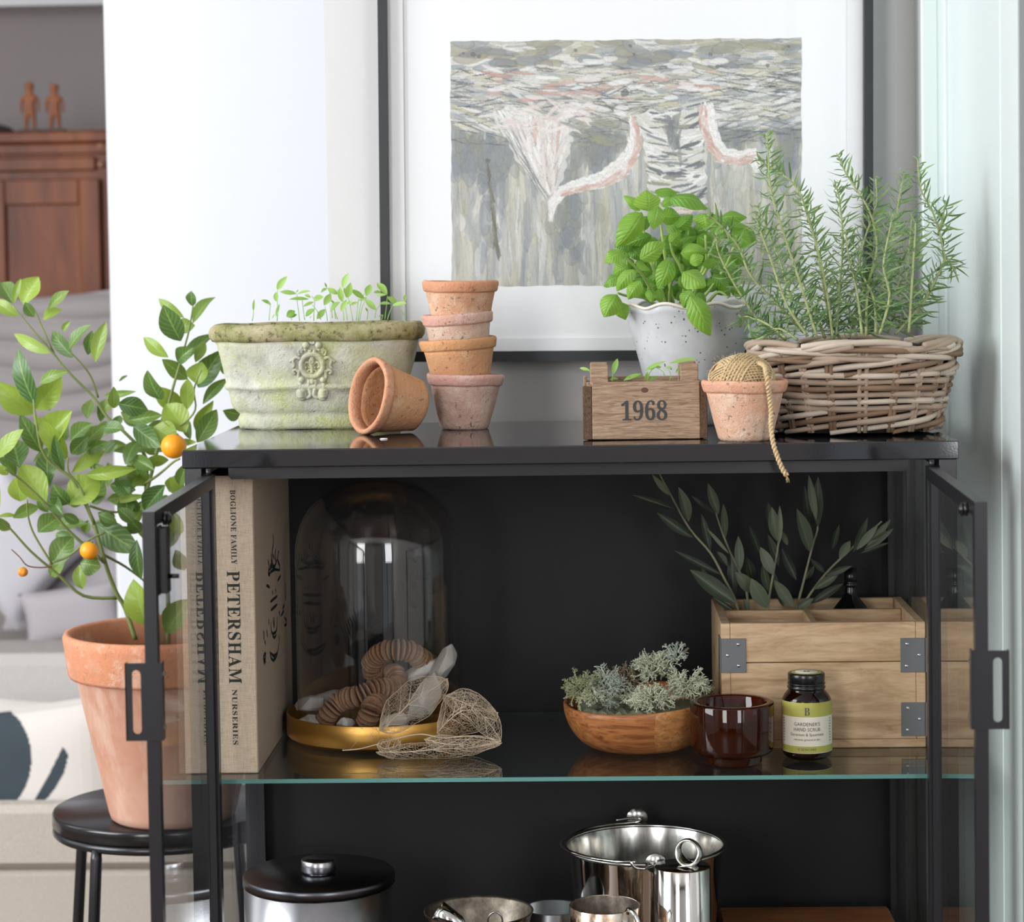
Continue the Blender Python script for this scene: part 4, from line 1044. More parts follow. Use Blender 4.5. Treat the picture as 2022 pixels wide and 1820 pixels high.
def rimstone():
    t = NT('mossy_rim'); v = t.coord()
    c = t.ramp(t.noise(v, 26, 8, .7), [(.32, '6f7440'), (.45, 'a8a673'), (.6, 'c9bd9a'), (.75, 'd6c7a8')])
    c = t.mix(t.ramp(t.noise(v, 120, 6, .75), [(.52, 0.0), (.64, .9)]), c, '5a4f38')
    c = t.mix(t.ramp(t.noise(v, 9, 3), [(.66, 0.0), (.75, .6)]), c, 'c98f66')
    t.set(Base_Color=c, Roughness=.92, Specular_IOR_Level=.15); t.bump(t.math('ADD', t.noise(v, 90, 8, .8), t.math('MULTIPLY', t.noise(v, 28, 4), 1.2)), .9, .004); return t.m
M['rimstone'] = rimstone()
PX_, PY_ = .1045, .350
pl = thing('stone_planter', 'long mossy stone trough with a moulded crest and green seedlings growing in it', 'planter', (PX_, PY_, ZT))
Xp = Matrix.Translation((PX_, PY_, ZT))
def oval(prof, n=128):
    """prof (half width, half depth, z)"""
    mb = MB(); rings = []
    r = random.Random(2); ph = [r.uniform(0, 6) for _ in range(9)]
    for a, b, z in prof:
        R = []
        for k in range(n):
            th = 2 * PI * k / n; c_, s_ = math.cos(th), math.sin(th); e = .72
            x = a * math.copysign(abs(c_) ** e, c_); y = b * math.copysign(abs(s_) ** e, s_)
            j = 1 + .004 * math.sin(9 * th + ph[0] + z * 90) + .003 * math.sin(17 * th + ph[1] - z * 150)
            mb.v.append(Xp @ V(x * j, y * j, z + .0006 * math.sin(7 * th + ph[3]))); R.append(len(mb.v) - 1)
        rings.append(R)
    for A, B in zip(rings, rings[1:]):
        for k in range(n): mb.f.append((A[k], A[(k + 1) % n], B[(k + 1) % n], B[k])); mb.mi.append(0); mb.sm.append(True)
    return mb
bd = .048; top_d = .070
def hw(z): return .1005 + (.1205 - .1005) * ((z - .018) / .085)
def hd(z): return bd + .004 + (top_d - .006 - bd) * ((z - .018) / .085)
prof = [(.0, .0, .0), (.094, bd, .0), (.0965, bd + .002, .004), (.0965, bd + .002, .013), (.094, bd, .0175), (.0965, bd + .002, .020)]
for z in (.026, .034, .040, .0455): prof.append((hw(z) - .002 + .002, hd(z), z))
prof += [(hw(.047) + .0028, hd(.047) + .0028, .0475), (hw(.05) + .0035, hd(.05) + .0035, .050), (hw(.053) + .0028, hd(.053) + .0028, .0525), (hw(.054), hd(.054), .0545)]
for z in (.062, .074, .086, .098, .104): prof.append((hw(z), hd(z), z))
prof += [(.112, .060, .106), (.102, .052, .104), (.100, .050, .06), (0, 0, .06)]
oval(prof).build('trough', M['stone'], pl)
oval([(.1185, .066, .1030), (.1245, .0715, .1045), (.1275, .0745, .109), (.1285, .0755, .115), (.127, .074, .1205), (.1225, .0695, .1240), (.1165, .0635, .1245), (.1135, .0605, .121), (.112, .059, .108)]).build('rim', M['rimstone'], pl)
soil_disc(pl, PX_, PY_, ZT + .1195, .112, .059, amp=.0012)
# moulded crest on the front of the trough
cr = MB()
C6 = lambda x, y: (540 + x / 6.067, 560 + y / 6.067)
def surf(px, py, lift=0.0):
    """the front wall of the trough under that spot"""
    p = at(px, py, PY_ - hd(.06))
    for _ in range(4):
        z = p.z - ZT; e = .72; a, b = hw(max(.02, min(.104, z))), hd(max(.02, min(.104, z))); x = min(.99, abs(p.x - PX_) / a)
        p = at(px, py, PY_ - b * (1 - x ** (2 / e)) ** (e / 2) - lift)
    return p
def cl(pts, r, n=8, sub=5, closed=False):
    P = [surf(*C6(*q), lift=.0006) for q in pts]
    if closed: P2 = P + P[:1]
    else: P2 = P
    Q = smooth_path(P2, sub)
    if not hasattr(r, '__len__'): cr.tube(Q, r, n)
    else: m = len(Q); cr.tube(Q, [r[0] + (r[1] - r[0]) * i / (m - 1) for i in range(m)], n)
def ball(x, y, r):
    cr.lathe([(0, -r), (r * .7, -r * .7), (r, 0), (r * .7, r * .7), (0, r)], 12, xf=Matrix.Translation(surf(*C6(x, y), lift=r * .3)))
cc = (465, 975)
cl([(cc[0] + 130 * math.cos(t), cc[1] + 135 * math.sin(t)) for t in [2 * PI * k / 18 for k in range(18)]], .0034, 10, 4, True)
cl([(cc[0] + 98 * math.cos(t), cc[1] + 100 * math.sin(t)) for t in [2 * PI * k / 18 for k in range(18)]], .0011, 6, 4, True)
cl([(460, 880), (460, 930), (462, 985), (462, 1070)], .0024); cl([(460, 895), (475, 930), (460, 960)], .0026); cl([(460, 895), (445, 930), (460, 960)], .0026)
for s_ in (-1, 1):
    cl([(462, 1010), (462 + s_ * 35, 950), (462 + s_ * 75, 945), (462 + s_ * 90, 990), (462 + s_ * 65, 1010)], .0017)
    cl([(462, 1040), (462 + s_ * 30, 1030), (462 + s_ * 60, 1060)], .0014); cl([(462 + s_ * 20, 1005), (462 + s_ * 45, 1000)], .0016)
    cl([(465 + s_ * 30, 1150), (465 + s_ * 40, 1220), (465 + s_ * 20, 1330), (465 + s_ * 70, 1370)], (.0036, .0022))
    cl([(465 + s_ * 125, 1120), (465 + s_ * 140, 1200), (465 + s_ * 130, 1270)], .0030)
    for q in ((-135, 1140), (135, 1140)): pass
    cl([(465 + s_ * 130, 1250), (465 + s_ * 165, 1300), (465 + s_ * 140, 1370), (465 + s_ * 95, 1360), (465 + s_ * 100, 1290), (465 + s_ * 130, 1250)], .0030)
    cl([(465 + s_ * 130, 1270), (465 + s_ * 130, 1360)], .0052)
    cl([(465 + s_ * 145, 900), (465 + s_ * 190, 880), (465 + s_ * 230, 920), (465 + s_ * 215, 975), (465 + s_ * 235, 1010)], (.0024, .0014))
    cl([(465 + s_ * 150, 860), (465 + s_ * 165, 810), (465 + s_ * 145, 790)], .0018); cl([(465 + s_ * 230, 905), (465 + s_ * 270, 935)], .0015)
    cl([(465 + s_ * 160, 1060), (465 + s_ * 200, 1030), (465 + s_ * 230, 1055), (465 + s_ * 205, 1080)], .0020); cl([(465 + s_ * 150, 1030), (465 + s_ * 165, 1110), (465 + s_ * 140, 1160)], .0022)
    ball(465 + s_ * 75, 735, .0045); cl([(465 + s_ * 85, 745), (465 + s_ * 80, 800)], .0024); cl([(465 + s_ * 30, 790), (465 + s_ * 25, 840)], .0028)
    cl([(465 + s_ * 110, 800), (465 + s_ * 135, 770), (465 + s_ * 125, 830)], .0020)
    ball(465 + s_ * 130, 1150, .0042)
cl([(440, 700), (465, 715), (495, 700)], .0022); ball(465, 1170, .004)
cr.build('crest', M['stone'], pl)
# seedlings
def seedling(par, stems, leaves, conv, Y, kpx, r=.00055):
    """one sprout: stems and leaves in the crop's own coordinates"""
    lf = Leaves(); y = Y + U(-.015, .015)
    for st_ in stems:
        P = [conv(x, yy, y + i * .001) for i, (x, yy) in enumerate(st_)]; P = smooth_path(P, 4); n0 = len(lf.v); lf.tube(P, [r * (1 - .4 * i / len(P)) for i in range(len(P))], 5); lf.tone += [(.9, .6, 0, 1)] * (len(lf.v) - n0)
    for (a, b, c_, d, wd, tn) in leaves:
        yb = y + U(-.004, .004); lf.leaf(conv(a, b, yb), conv(c_, d, yb + U(-.01, .01)), wd * kpx, tn, nrm=V(U(-.3, .3), -1, U(.1, .9)), fold=.15, curl=U(.02, .12), n=6, m=4, shape=.95)
    return lf.done('seedling', M['seed_leaf'], par)
C4 = lambda x, y, Y: at(380 + x / 3.16, 520 + y / 3.16, Y)
k4 = 2.75 / FPX / 3.16
SD = [([[(372, 360), (380, 320), (381, 270)]], [(380, 295, 386, 222, 16, .6)]),
 ([[(478, 355), (482, 300), (487, 255)]], [(490, 256, 428, 228, 26, .3), (486, 262, 470, 240, 12, .6)]),
 ([[(528, 358), (532, 300), (530, 240), (530, 170)]], [(528, 165, 592, 80, 44, .7), (524, 238, 522, 178, 34, .7), (522, 335, 545, 252, 20, .7), (500, 350, 515, 318, 18, .7)]),
 ([[(668, 358), (662, 300), (654, 240), (652, 190)], [(700, 352), (690, 280), (684, 220)]], [(650, 188, 545, 176, 30, .6), (655, 190, 738, 172, 24, .95), (728, 224, 603, 224, 28, .6), (648, 180, 662, 165, 10, .5)]),
 ([[(757, 358), (758, 300), (762, 235), (745, 205)]], [(756, 215, 820, 208, 30, .95), (758, 240, 690, 270, 24, .8), (760, 235, 815, 215, 18, .9), (740, 215, 700, 195, 22, .95)]),
 ([[(800, 350), (780, 300), (745, 255)]], [(830, 285, 776, 348, 40, .8)]),
 ([[(842, 360), (838, 320), (826, 270)]], [(822, 262, 864, 188, 44, .7)]),
 ([[(892, 345), (888, 300), (885, 262)], [(872, 340), (868, 290)]], [(920, 240, 862, 300, 42, .35), (888, 250, 858, 232, 14, .3)]),
 ([[(905, 348), (880, 270), (852, 170), (835, 150)]], [(912, 192, 840, 152, 34, .7), (838, 150, 824, 118, 12, .05), (838, 155, 802, 182, 22, .9)]),
 ([[(945, 355), (940, 280), (938, 180)], [(966, 352), (955, 270)]], [(935, 150, 976, 60, 42, .9), (935, 240, 922, 145, 40, .75), (962, 228, 928, 302, 38, .75), (935, 195, 905, 165, 22, .8)]),
 ([[(1000, 358), (985, 270), (968, 190)], [(1022, 355), (1030, 270), (1040, 200)]], [(962, 215, 988, 118, 50, .85), (970, 200, 945, 150, 30, .8), (985, 262, 1035, 240, 20, .95), (1000, 240, 965, 250, 22, .85)]),
 ([[(1042, 358), (1060, 270), (1085, 210)], [(1034, 356), (1048, 260), (1070, 190)]], [(1072, 218, 986, 162, 36, .25), (1085, 205, 1112, 132, 46, .6), (1078, 222, 1148, 292, 40, .8), (1090, 215, 1040, 230, 24, .8)]),
 ([[(1138, 340), (1148, 290), (1172, 258)]], [(1166, 252, 1240, 252, 26, .5), (1178, 180, 1128, 182, 26, .7)]),
 ([[(1200, 350), (1210, 270), (1216, 200)]], [(1150, 122, 1216, 194, 48, .75), (1214, 208, 1276, 248, 36, .7), (1212, 195, 1150, 200, 20, .9)]),
 ([[(1216, 352), (1232, 300), (1250, 262)]], [(1248, 262, 1338, 248, 30, .85)]),
 ([[(1330, 352), (1322, 300), (1328, 240)], [(1318, 320), (1300, 290)]], [(1326, 238, 1330, 192, 22, .4)]),
 ([[(1090, 350), (1095, 300)]], [(1095, 302, 1078, 276, 14, .7)]), ([[(1180, 352), (1190, 320)]], [(1190, 322, 1162, 334, 12, .1)]),
 ([[(620, 352), (612, 330)]], [(588, 334, 640, 296, 46, .0), (600, 338, 652, 318, 30, .0)]), ([[(735, 340), (738, 330)]], [(706, 330, 765, 285, 40, .05)])]
for stm, lv in SD: seedling(pl, stm, lv, C4, PY_ - .005, k4)

# ---- small crate marked 1968
M['crate'] = wood('old_pale_crate_wood', '735c4b', 'a58a72', 'c2aa90', 1.3, (1, 10, 12), .85, .55, 26)
M['crate_end'] = wood('rough_end_grain', '45342a', '6d5442', '8d7058', 3.0, (6, 6, 3), .95, .9, 40)
M['ink'] = plain('faded_black_ink', '3a3d3f', .8)
cx0, cx1, cy0, cy1 = .4207, .5537, .066, .156
ct = thing('small_wooden_crate', 'little weathered wooden crate stencilled 1968 with sprouts, on the cabinet top', 'crate', ((cx0 + cx1) / 2, .11, ZT))
def board(a, b, name='board', m='crate', par=None, jit=.0006, bev=.0008):
    mb = MB(); mb.box(a, b, bev=bev)
    for i in range(len(mb.v)): mb.v[i] = mb.v[i] + V(U(-jit, jit), U(-jit, jit), U(-jit, jit)) * .5
    return mb.build(name, M[m], par or ct)
zc_ = ZT + .0008
board((cx0 + .010, cy0, zc_), (cx1 - .008, cy0 + .006, ZT + .0625), 'front_board')
board((cx0 + .010, cy1 - .006, zc_), (cx1 - .008, cy1, ZT + .0645), 'back_board')
for x0, x1 in ((cx0 + .0045, cx0 + .0105), (cx1 - .0085, cx1 - .003)): board((x0, cy0 + .004, zc_), (x1, cy1 - .004, ZT + .060), 'end_board')
for x0, x1 in ((cx0, cx0 + .0098), (cx1 - .0078, cx1)): board((x0, cy0 + .0005, zc_), (x1, cy0 + .012, ZT + .058 if x0 == cx0 else ZT + .061), 'corner_batten', 'crate_end')
board((cx0 + .001, cy1 - .03, zc_), (cx0 + .0045, cy1, ZT + .066), 'side_slat')
for x0, x1 in ((cx0 + .0085, cx0 + .0275), (cx1 - .0280, cx1 - .0090)):
    for y0 in (cy0 + .0065, cy1 - .0165): board((x0, y0, ZT + .004), (x1, y0 + .010, ZT + .0805), 'post')
board((cx0 + .010, cy0 + .006, zc_), (cx1 - .008, cy1 - .006, ZT + .006), 'base_board')
mb = MB(); mb.box((cx0 + .011, cy0 + .0068, ZT + .006), (cx1 - .009, cy1 - .0068, ZT + .054)); mb.build('soil', M['soil'], ct)
kn = at(1273, 770, cy0); mb = MB(); mb.lathe([(0, .0003), (.0022, .0003), (.0040, .00005)], 20, sy=.7, xf=Matrix.Translation((kn.x, cy0 - .0001, kn.z)) @ Matrix.Rotation(PI / 2, 4, 'X')); mb.build('knot', plain('dark_knot', '5b4233', .9, var=.4, scale=300), ct)
mb = MB(); tc_ = at(1272, 810, cy0); letters(mb, '1968', .03, lambda u, v: V(tc_.x + u, cy0 - .0004, tc_.z + v), width=.0490, sy=.98); mb.build('stencilled_number', M['ink'], ct)
C7 = lambda x, y, Y: at(1120 + x / 2.677, 240 + y / 2.677, Y); k7 = 2.5 / FPX / 2.677
for stm, lv in [([[(238, 1372), (242, 1330), (250, 1310)]], [(240, 1340, 266, 1252, 32, .5), (225, 1365, 270, 1362, 20, .5)]),
                ([[(300, 1372), (320, 1350)]], [(298, 1368, 392, 1332, 26, .3), (320, 1352, 400, 1345, 16, .3)]),
                ([[(424, 1372), (440, 1320), (480, 1290)]], [(410, 1320, 522, 1266, 22, .6), (430, 1310, 470, 1285, 22, .5), (415, 1370, 425, 1322, 24, .5), (430, 1370, 480, 1350, 20, .3)]),
                ([[(516, 1345), (505, 1320), (470, 1300)]], [(470, 1300, 498, 1296, 14, .7)]),
                ([[(540, 1372), (548, 1340), (535, 1310)]], [(520, 1302, 556, 1300, 16, .6)]),
                ([[(596, 1345), (598, 1310), (590, 1280)]], [(540, 1278, 686, 1252, 26, .8), (596, 1320, 610, 1300, 14, .6), (592, 1300, 575, 1330, 12, .6)]),
                ([[(125, 1330), (110, 1312)]], [(122, 1316, 66, 1302, 18, .6)])]:
    seedling(ct, stm, lv, C7, .11, k7, .0005)

# ---- speckled fluted pot with basil
def speckle():
    t = NT('speckled_grey_glaze'); v = t.coord(); vo = t.n('ShaderNodeTexVoronoi'); vo.inputs['Scale'].default_value = 210; t.l(v, vo.inputs['Vector'])
    sp = t.ramp(vo.outputs['Distance'], [(.16, 1.0), (.26, 0.0)]); gate = t.ramp(t.noise(v, 75, 3), [(.53, 0.0), (.57, 1.0)])
    c = t.ramp(t.noise(v, 28, 5), [(.3, 'b9babb'), (.7, 'cfd0d1')]); t.set(Base_Color=t.mix(t.math('MULTIPLY', sp, gate), c, '4a423c'), Roughness=.38); t.bump(t.noise(v, 60, 4), .06); return t.m
M['speckle'] = speckle(); M['speckle_rim'] = plain('pale_glazed_lip', 'ded4c8', .35, var=.06, scale=60)
BX, BY = .5475, .315
bz = thing('potted_basil', 'bushy green basil in a speckled pale grey pot with a wavy lip', 'potted plant', (BX, BY, ZT))
Xb = Matrix.Translation((BX, BY, ZT)); Hb = .1395
def wav(r, z, th):
    k = max(0, (z - .10) / (Hb - .10)) ** 2; return r * (1 + .030 * k * math.sin(9 * th + 1)), z + .0028 * k * math.sin(9 * th + .4)
pr = [(0, 0), (.040, 0), (.042, .003)] + [(.042 + (.073 - .042) * (t / 10) ** 1.02, .003 + (Hb - .018 - .003) * t / 10) for t in range(1, 11)] + [(.0765, Hb - .008), (.0815, Hb - .0008)]
mb = MB(); mb.lathe(pr + [(.079, Hb), (.0735, Hb - .008), (.069, Hb - .022), (.040, .010), (0, .010)], 128, xf=Xb, jit=wav); mb.build('pot', M['speckle'], bz)
mb = MB(); mb.tube([Xb @ V(*(lambda rz, th: (rz[0] * math.cos(th), rz[0] * math.sin(th), rz[1]))(wav(.0815, Hb + .0004, th), th)) for th in [2 * PI * k / 144 for k in range(144)]], .0020, 8, closed=True); mb.build('lip', M['speckle_rim'], bz)
soil_disc(bz, BX, BY, ZT + Hb - .020, .069, .069)
st_ = MB()
for pts in [[(560, 960), (530, 800), (508, 650), (492, 520), (478, 440)], [(600, 960), (620, 860), (600, 770), (560, 700), (545, 640)], [(500, 960), (440, 880), (390, 800), (330, 740), (290, 700)],
            [(640, 960), (680, 860), (735, 780), (735, 700), (730, 600)], [(690, 960), (760, 880), (840, 760), (880, 660)], [(470, 970), (400, 930), (310, 920), (265, 905)], [(620, 970), (650, 930), (670, 890)],
            [(520, 960), (480, 840), (430, 700), (400, 560), (390, 480)], [(740, 960), (800, 900), (850, 930)], [(660, 960), (700, 820), (780, 640), (830, 540)], [(540, 970), (545, 880), (560, 820)]]:
    limb(st_, pts, .0022, .0013, C7, BY, BY - .03, 7)
st_.build('stems', plain('basil_stem', 'a3bd6a', .5), bz)
BL = [(385,472,300,392,58,.75,.06),(428,472,418,362,138,.8,-.06),(462,372,588,374,60,.5,.0),(540,402,748,464,104,.35,-.02),(500,448,608,394,62,.55,.02),(482,448,456,570,86,.6,-.03),(396,482,262,664,122,.6,-.05),(420,500,366,596,72,.3,.01),
(445,602,312,652,66,.3,-.01),(500,500,598,500,90,.65,.02),(520,560,640,560,90,.5,.04),(580,565,664,492,74,.4,.02),(722,486,738,578,136,.65,-.03),(795,520,950,508,78,.45,.02),(848,548,966,566,54,.45,0),(856,590,972,650,108,.45,.0),
(832,528,786,606,54,.55,-.02),(292,692,198,744,88,.7,-.03),(322,762,238,806,76,.6,-.02),(272,822,194,872,68,.45,-.03),(352,782,262,896,76,.7,-.04),(388,842,322,940,76,.7,-.05),(385,728,520,640,92,.7,-.05),(545,726,478,884,96,.55,-.05),
(598,694,742,690,78,.65,-.04),(568,744,528,826,76,.4,0),(612,792,732,872,118,.85,-.07),(596,818,642,896,56,.45,-.04),(648,748,722,712,62,.8,-.05),(262,912,194,1034,112,.7,-.04),(268,958,308,1048,76,.65,-.03),(655,892,616,986,86,.45,-.08),
(652,922,756,1132,112,.65,-.10),(700,900,712,986,56,.3,-.06),(756,722,908,790,86,.5,.0),(775,802,856,910,66,.35,-.01),(480,884,492,956,54,.6,-.04),(432,888,446,956,52,.6,-.05),(690,606,766,656,76,.4,.02),(596,642,694,606,52,.3,.03),
(718,762,796,738,50,.6,-.03),(480,640,570,700,70,.35,.03),(440,700,520,790,76,.3,.03),(640,700,700,780,72,.3,.04),(330,660,400,740,66,.25,.03),(560,760,620,860,66,.25,.04),(500,800,430,860,60,.3,.02),(700,850,790,890,62,.3,.02),
(360,740,440,790,56,.6,-.03),(620,560,700,620,76,.3,.05),(820,690,760,780,76,.35,.03),(880,700,960,760,66,.35,.03),(540,880,600,930,50,.3,.02),(330,690,300,620,60,.4,.02),(760,560,850,620,70,.5,.02),(900,560,1000,640,80,.4,.03),
(540,640,600,590,60,.65,-.02),(370,880,420,930,52,.4,0),(610,700,660,640,56,.35,.02),(820,860,860,930,48,.4,.0)]
lf = Leaves(); kb = 2.70 / FPX / 2.677
for (a, b, c_, d, wd, tn, dy) in BL:
    Y = BY - .012 + dy; lf.leaf(C7(a, b, Y), C7(c_, d, Y + U(-.008, .008)), wd * kb * 1.08, tn, nrm=V(U(-.4, .4), -1, U(.0, .8)), fold=U(-.38, -.12), curl=U(.10, .26), twist=U(-.4, .4), n=12, m=8, shape=.80, wave=.05)
for _ in range(120):
    x, y = U(300, 880), U(600, 900); an = U(0, 6.28); L_ = U(50, 90); Y = BY + U(.0, .06)
    lf.leaf(C7(x, y, Y), C7(x + L_ * math.cos(an), y + L_ * math.sin(an), Y), U(55, 92) * kb, U(.15, .7), fold=-.25, curl=.15, n=7, m=6, shape=.85)
lf.done('foliage', M['basil_leaf'], bz)

# ---- wicker basket with rosemary
M['cane'] = plain('weathered_cane', 'a08c7a', .7, var=.25, scale=28, bump=.35, bscale=240); M['cane_dark'] = plain('brown_cane', '806650', .7, var=.3, scale=28, bump=.35, bscale=240)
M['cane_pale'] = plain('pale_cane', 'bfb09f', .7, var=.2, scale=28, bump=.35, bscale=240)
WX, WY = at(1686, 780, .152).x, .152
bk = thing('wicker_basket_of_rosemary', 'oval grey brown wicker basket full of tall rosemary at the right end', 'basket', (WX, WY, ZT))
def bw(z): k = z / .098; return .0895 + .0235 * k
def bdp(z): k = z / .098; return .072 + .020 * k
def bp(th, z, off=0.0):
    c_, s_ = math.cos(th), math.sin(th); e = .86; a, b = bw(z) + off, bdp(z) + off
    return V(WX + a * math.copysign(abs(c_) ** e, c_), WY + b * math.copysign(abs(s_) ** e, s_), ZT + z)
NS = 22; NP = 264
def weaver(z, r, phase, m, amp=.0030, n=NS):
    mb = MB(); s = random.random() * 6; mb.tube([bp(2 * PI * k / NP, z + .0006 * math.sin(5 * 2 * PI * k / NP + s), amp * math.cos(n / 2 * 2 * PI * k / NP + phase)) for k in range(NP)], [r * (1 + .10 * math.sin(k * .11 + s)) for k in range(NP)], 8, closed=True)
    return mb
rows = []; z = .030
i = 0
while z < .066: rows.append(z); z += .0071
for i, z in enumerate(rows): weaver(z, .0033, PI * (i % 2), None).build('weaver', M[('cane', 'cane_pale', 'cane', 'cane_dark')[i % 4]], bk)
for k in range(NS):
    th = 2 * PI * (k + .5) / NS; d = .021
    mb = MB()
    for q in (-d, d): mb.tube([bp(th + q, zz, 0.0) for zz in (.004, .02, .045, .07, .094)], .0026, 7)
    mb.build('stake', M['cane_dark'] if k % 2 else M['cane'], bk)
def rope_band(z0, z1, count, turns, r, lift=.0035):
    for c_ in range(count):
        mb = MB(); P = []; R = []
        for k in range(NP // 2 + 1):
            t = k / (NP // 2); th = 2 * PI * (c_ / count + t * turns); a = t * 2 * PI * 1.0
            P.append(bp(th, z0 + (z1 - z0) * t, lift * math.cos(t * PI * 4 + c_) + .001)); R.append(r * (0.75 + .25 * math.sin(PI * t)))
        mb.tube(P, R, 8); mb.build('rope_cane', M[('cane', 'cane_pale', 'cane_dark')[c_ % 3]], bk)
rope_band(.001 + .0028, .030, 10, .34, .0034)
rope_band(.066, .094, 11, .30, .0036)
rope_band(.094, .0795, 7, .42, .0034, .0045)
for s0 in (0, 1):
    for c_ in range(6):
        mb = MB(); P = []
        for k in range(60):
            t = k / 59; th = 2 * PI * (c_ / 6 + t * .24 + s0 * .08); P.append(bp(th, .0965 + .0045 * math.sin(t * PI * 2 + s0 * PI), .0045 * math.cos(t * PI * 2 + s0 * PI)))
        mb.tube(P, .0036, 8); mb.build('border_cane', M[('cane_pale', 'cane')[(c_ + s0) % 2]], bk)
mb = MB(); n = 64
vs = [bp(2 * PI * k / n, .003, -.004) for k in range(n)] + [bp(2 * PI * k / n, .088, -.0045) for k in range(n)]
mb.add(vs, [(k, (k + 1) % n, n + (k + 1) % n, n + k) for k in range(n)] + [tuple(range(n - 1, -1, -1))], True); mb.build('dark_liner', plain('black_liner', '1d1815', .9), bk)
soil_disc(bk, WX, WY, ZT + .093, .108, .084, amp=.004)
C8 = lambda x, y, Y: at(1460 + x / 2.6, 260 + y / 2.6, Y)
RS = [[(480,1080),(430,780),(385,540),(330,360),(280,270),(200,205),(105,150)],[(400,1060),(300,740),(205,450),(160,290),(148,120),(142,5)],[(350,1050),(240,880),(160,650),(105,500),(90,440)],[(330,1030),(180,870),(60,740),(0,600),(-60,520),(-130,450),(-165,425)],
[(240,1070),(100,965),(10,840),(-60,720),(-110,610),(-120,520)],[(480,1060),(450,830),(400,600),(345,420),(320,330)],[(500,1050),(515,800),(530,560),(512,340),(488,262)],[(650,1050),(660,800),(705,600),(672,420),(590,280),(540,200),(505,115)],
[(700,1040),(735,780),(790,540),(822,330),(850,205)],[(850,1030),(950,860),(1045,680),(1045,600),(1000,430),(930,290),(915,140)],[(1020,530),(1040,460),(1058,370)],[(1045,620),(1085,680),(1112,722)],[(870,1030),(890,700),(900,560),(905,470)],
[(630,1040),(600,800),(560,640),(545,500)],[(760,1030),(850,780),(875,560),(885,420)],[(560,1060),(600,960),(640,900)],[(300,1070),(200,1010),(110,1060),(60,1060)],[(300,1000),(220,700),(150,520),(90,380)],[(240,1060),(130,980),(40,950),(15,965)],
[(440,1060),(380,900),(330,780),(310,700)],[(700,1040),(690,860),(620,700),(640,560),(700,380),(700,240)],[(800,1040),(900,930),(980,830),(1010,770)],[(640,1040),(760,900),(820,760),(780,640)],[(520,1070),(460,960),(400,940),(380,1000)],[(660,1040),(650,900),(640,780),(600,700)],[(600,1050),(560,900),(520,840),(500,780)],[(720,1040),(770,850),(740,700),(760,560),(790,420)]]
lf = Leaves(); sm_ = MB(); needles = 0
for si, pts in enumerate(RS):
    y0 = WY + U(-.05, .03); y1 = y0 + U(-.04, .03)
    if si in (11, 9, 10): y1 = y0 - .02
    Q = limb(sm_, pts, .0017, .0008, C8, y0, y1, 6, 6)
    L = 0; nxt = .006; roll = U(0, 6)
    tot = sum((Q[i + 1] - Q[i]).length for i in range(len(Q) - 1))
    for i in range(len(Q) - 1):
        seg = Q[i + 1] - Q[i]; sl = seg.length; t = seg.normalized()
        while nxt <= L + sl:
            p = Q[i] + seg * ((nxt - L) / sl); f = nxt / tot
            a = t.orthogonal().normalized(); b = t.cross(a); roll += 1.15
            ln = (.031 - .010 * f) * U(.6, 1.15) if f < .93 else U(.008, .013)
            for s_ in (0, PI):
                th = roll + s_ + U(-.4, .4); o = a * math.cos(th) + b * math.sin(th)
                d = (o * (1.15 - .35 * f) + t * U(.1, .95)).normalized(); down = V(0, 0, -1) * U(0, .5) * (1 - f)
                e1 = p + d * ln
                lf.leaf(p, e1 + down * ln * .3, U(.0017, .0026), U(.05, .95) * .8 + .15 * f, nrm=o.cross(d) + V(U(-.5, .5), -.6, .4), fold=-.2, curl=U(-.30, .34), n=6, m=2, shape=.9)
                needles += 1
            nxt += .0030 + .0006 * (1 - f)
        L += sl
sm_.build('stems', M['rose_stem'], bk)
lf.done('foliage', M['rosemary_leaf'], bk)
mb = MB(); pw_ = onz(758, 867, ZT); mb.lathe([(0, 0), (.0042, 0), (.0045, .0004), (.0038, .0011), (0, .0013)], 16, sy=.6, xf=Matrix.Translation((pw_.x, pw_.y, ZT)))
tag(mb.build('white_pebble', plain('white_chip', 'e6e6e6', .5)), 'tiny flat white pebble lying on the cabinet top before the tipped pot', 'pebble')
# ------------------------------------------------------------------ on the glass shelf: the book
def bookcloth(name, c1, c2):
    t = NT(name); a = t.noise(t.coord((1, 1, 22)), 110, 3); b = t.noise(t.coord((22, 22, 1)), 110, 3)
    m = t.math('MULTIPLY', t.math('ADD', a, b), .5); m2 = t.noise(t.coord(), 14, 4)
    t.set(Base_Color=t.mix(t.math('MULTIPLY', m2, .25), t.ramp(m, [(.36, c1), (.62, c2)]), 'b7a08c'), Roughness=.9, Specular_IOR_Level=.15); t.bump(m, .5, .0008); return t.m
M['book_cloth'] = bookcloth('natural_book_cloth', 'a5937f', 'cdbba6'); M['pages'] = plain('page_edges', 'e3ddd0', .8); M['foil'] = plain('dark_green_stamping', '20261f', .45)
bx0, bx1, by0, by1, bz1 = .0128, .0665, .050, .345, 1.0985
bk_ = thing('linen_bound_book', 'tall natural linen book, dark lettering down its spine, upright on the glass shelf', 'book', ((bx0 + bx1) / 2, .22, ZS))
Bz = ZS + .0003
mb = MB()
mb.box((bx0, by0, Bz), (bx0 + .0032, by1, bz1), bev=.0007); mb.box((bx1 - .0032, by0 + .0032, Bz), (bx1, by1, bz1), bev=.0007); mb.box((bx0 + .0005, by0, Bz), (bx1, by0 + .0034, bz1), bev=.0010)
mb.build('cover', M['book_cloth'], bk_)
mb = MB(); mb.box((bx0 + .0034, by0 + .0036, Bz + .004), (bx1 - .0034, by1 - .005, bz1 - .004)); mb.build('pages', M['pages'], bk_)
xm = at(462, 1300, by0).x
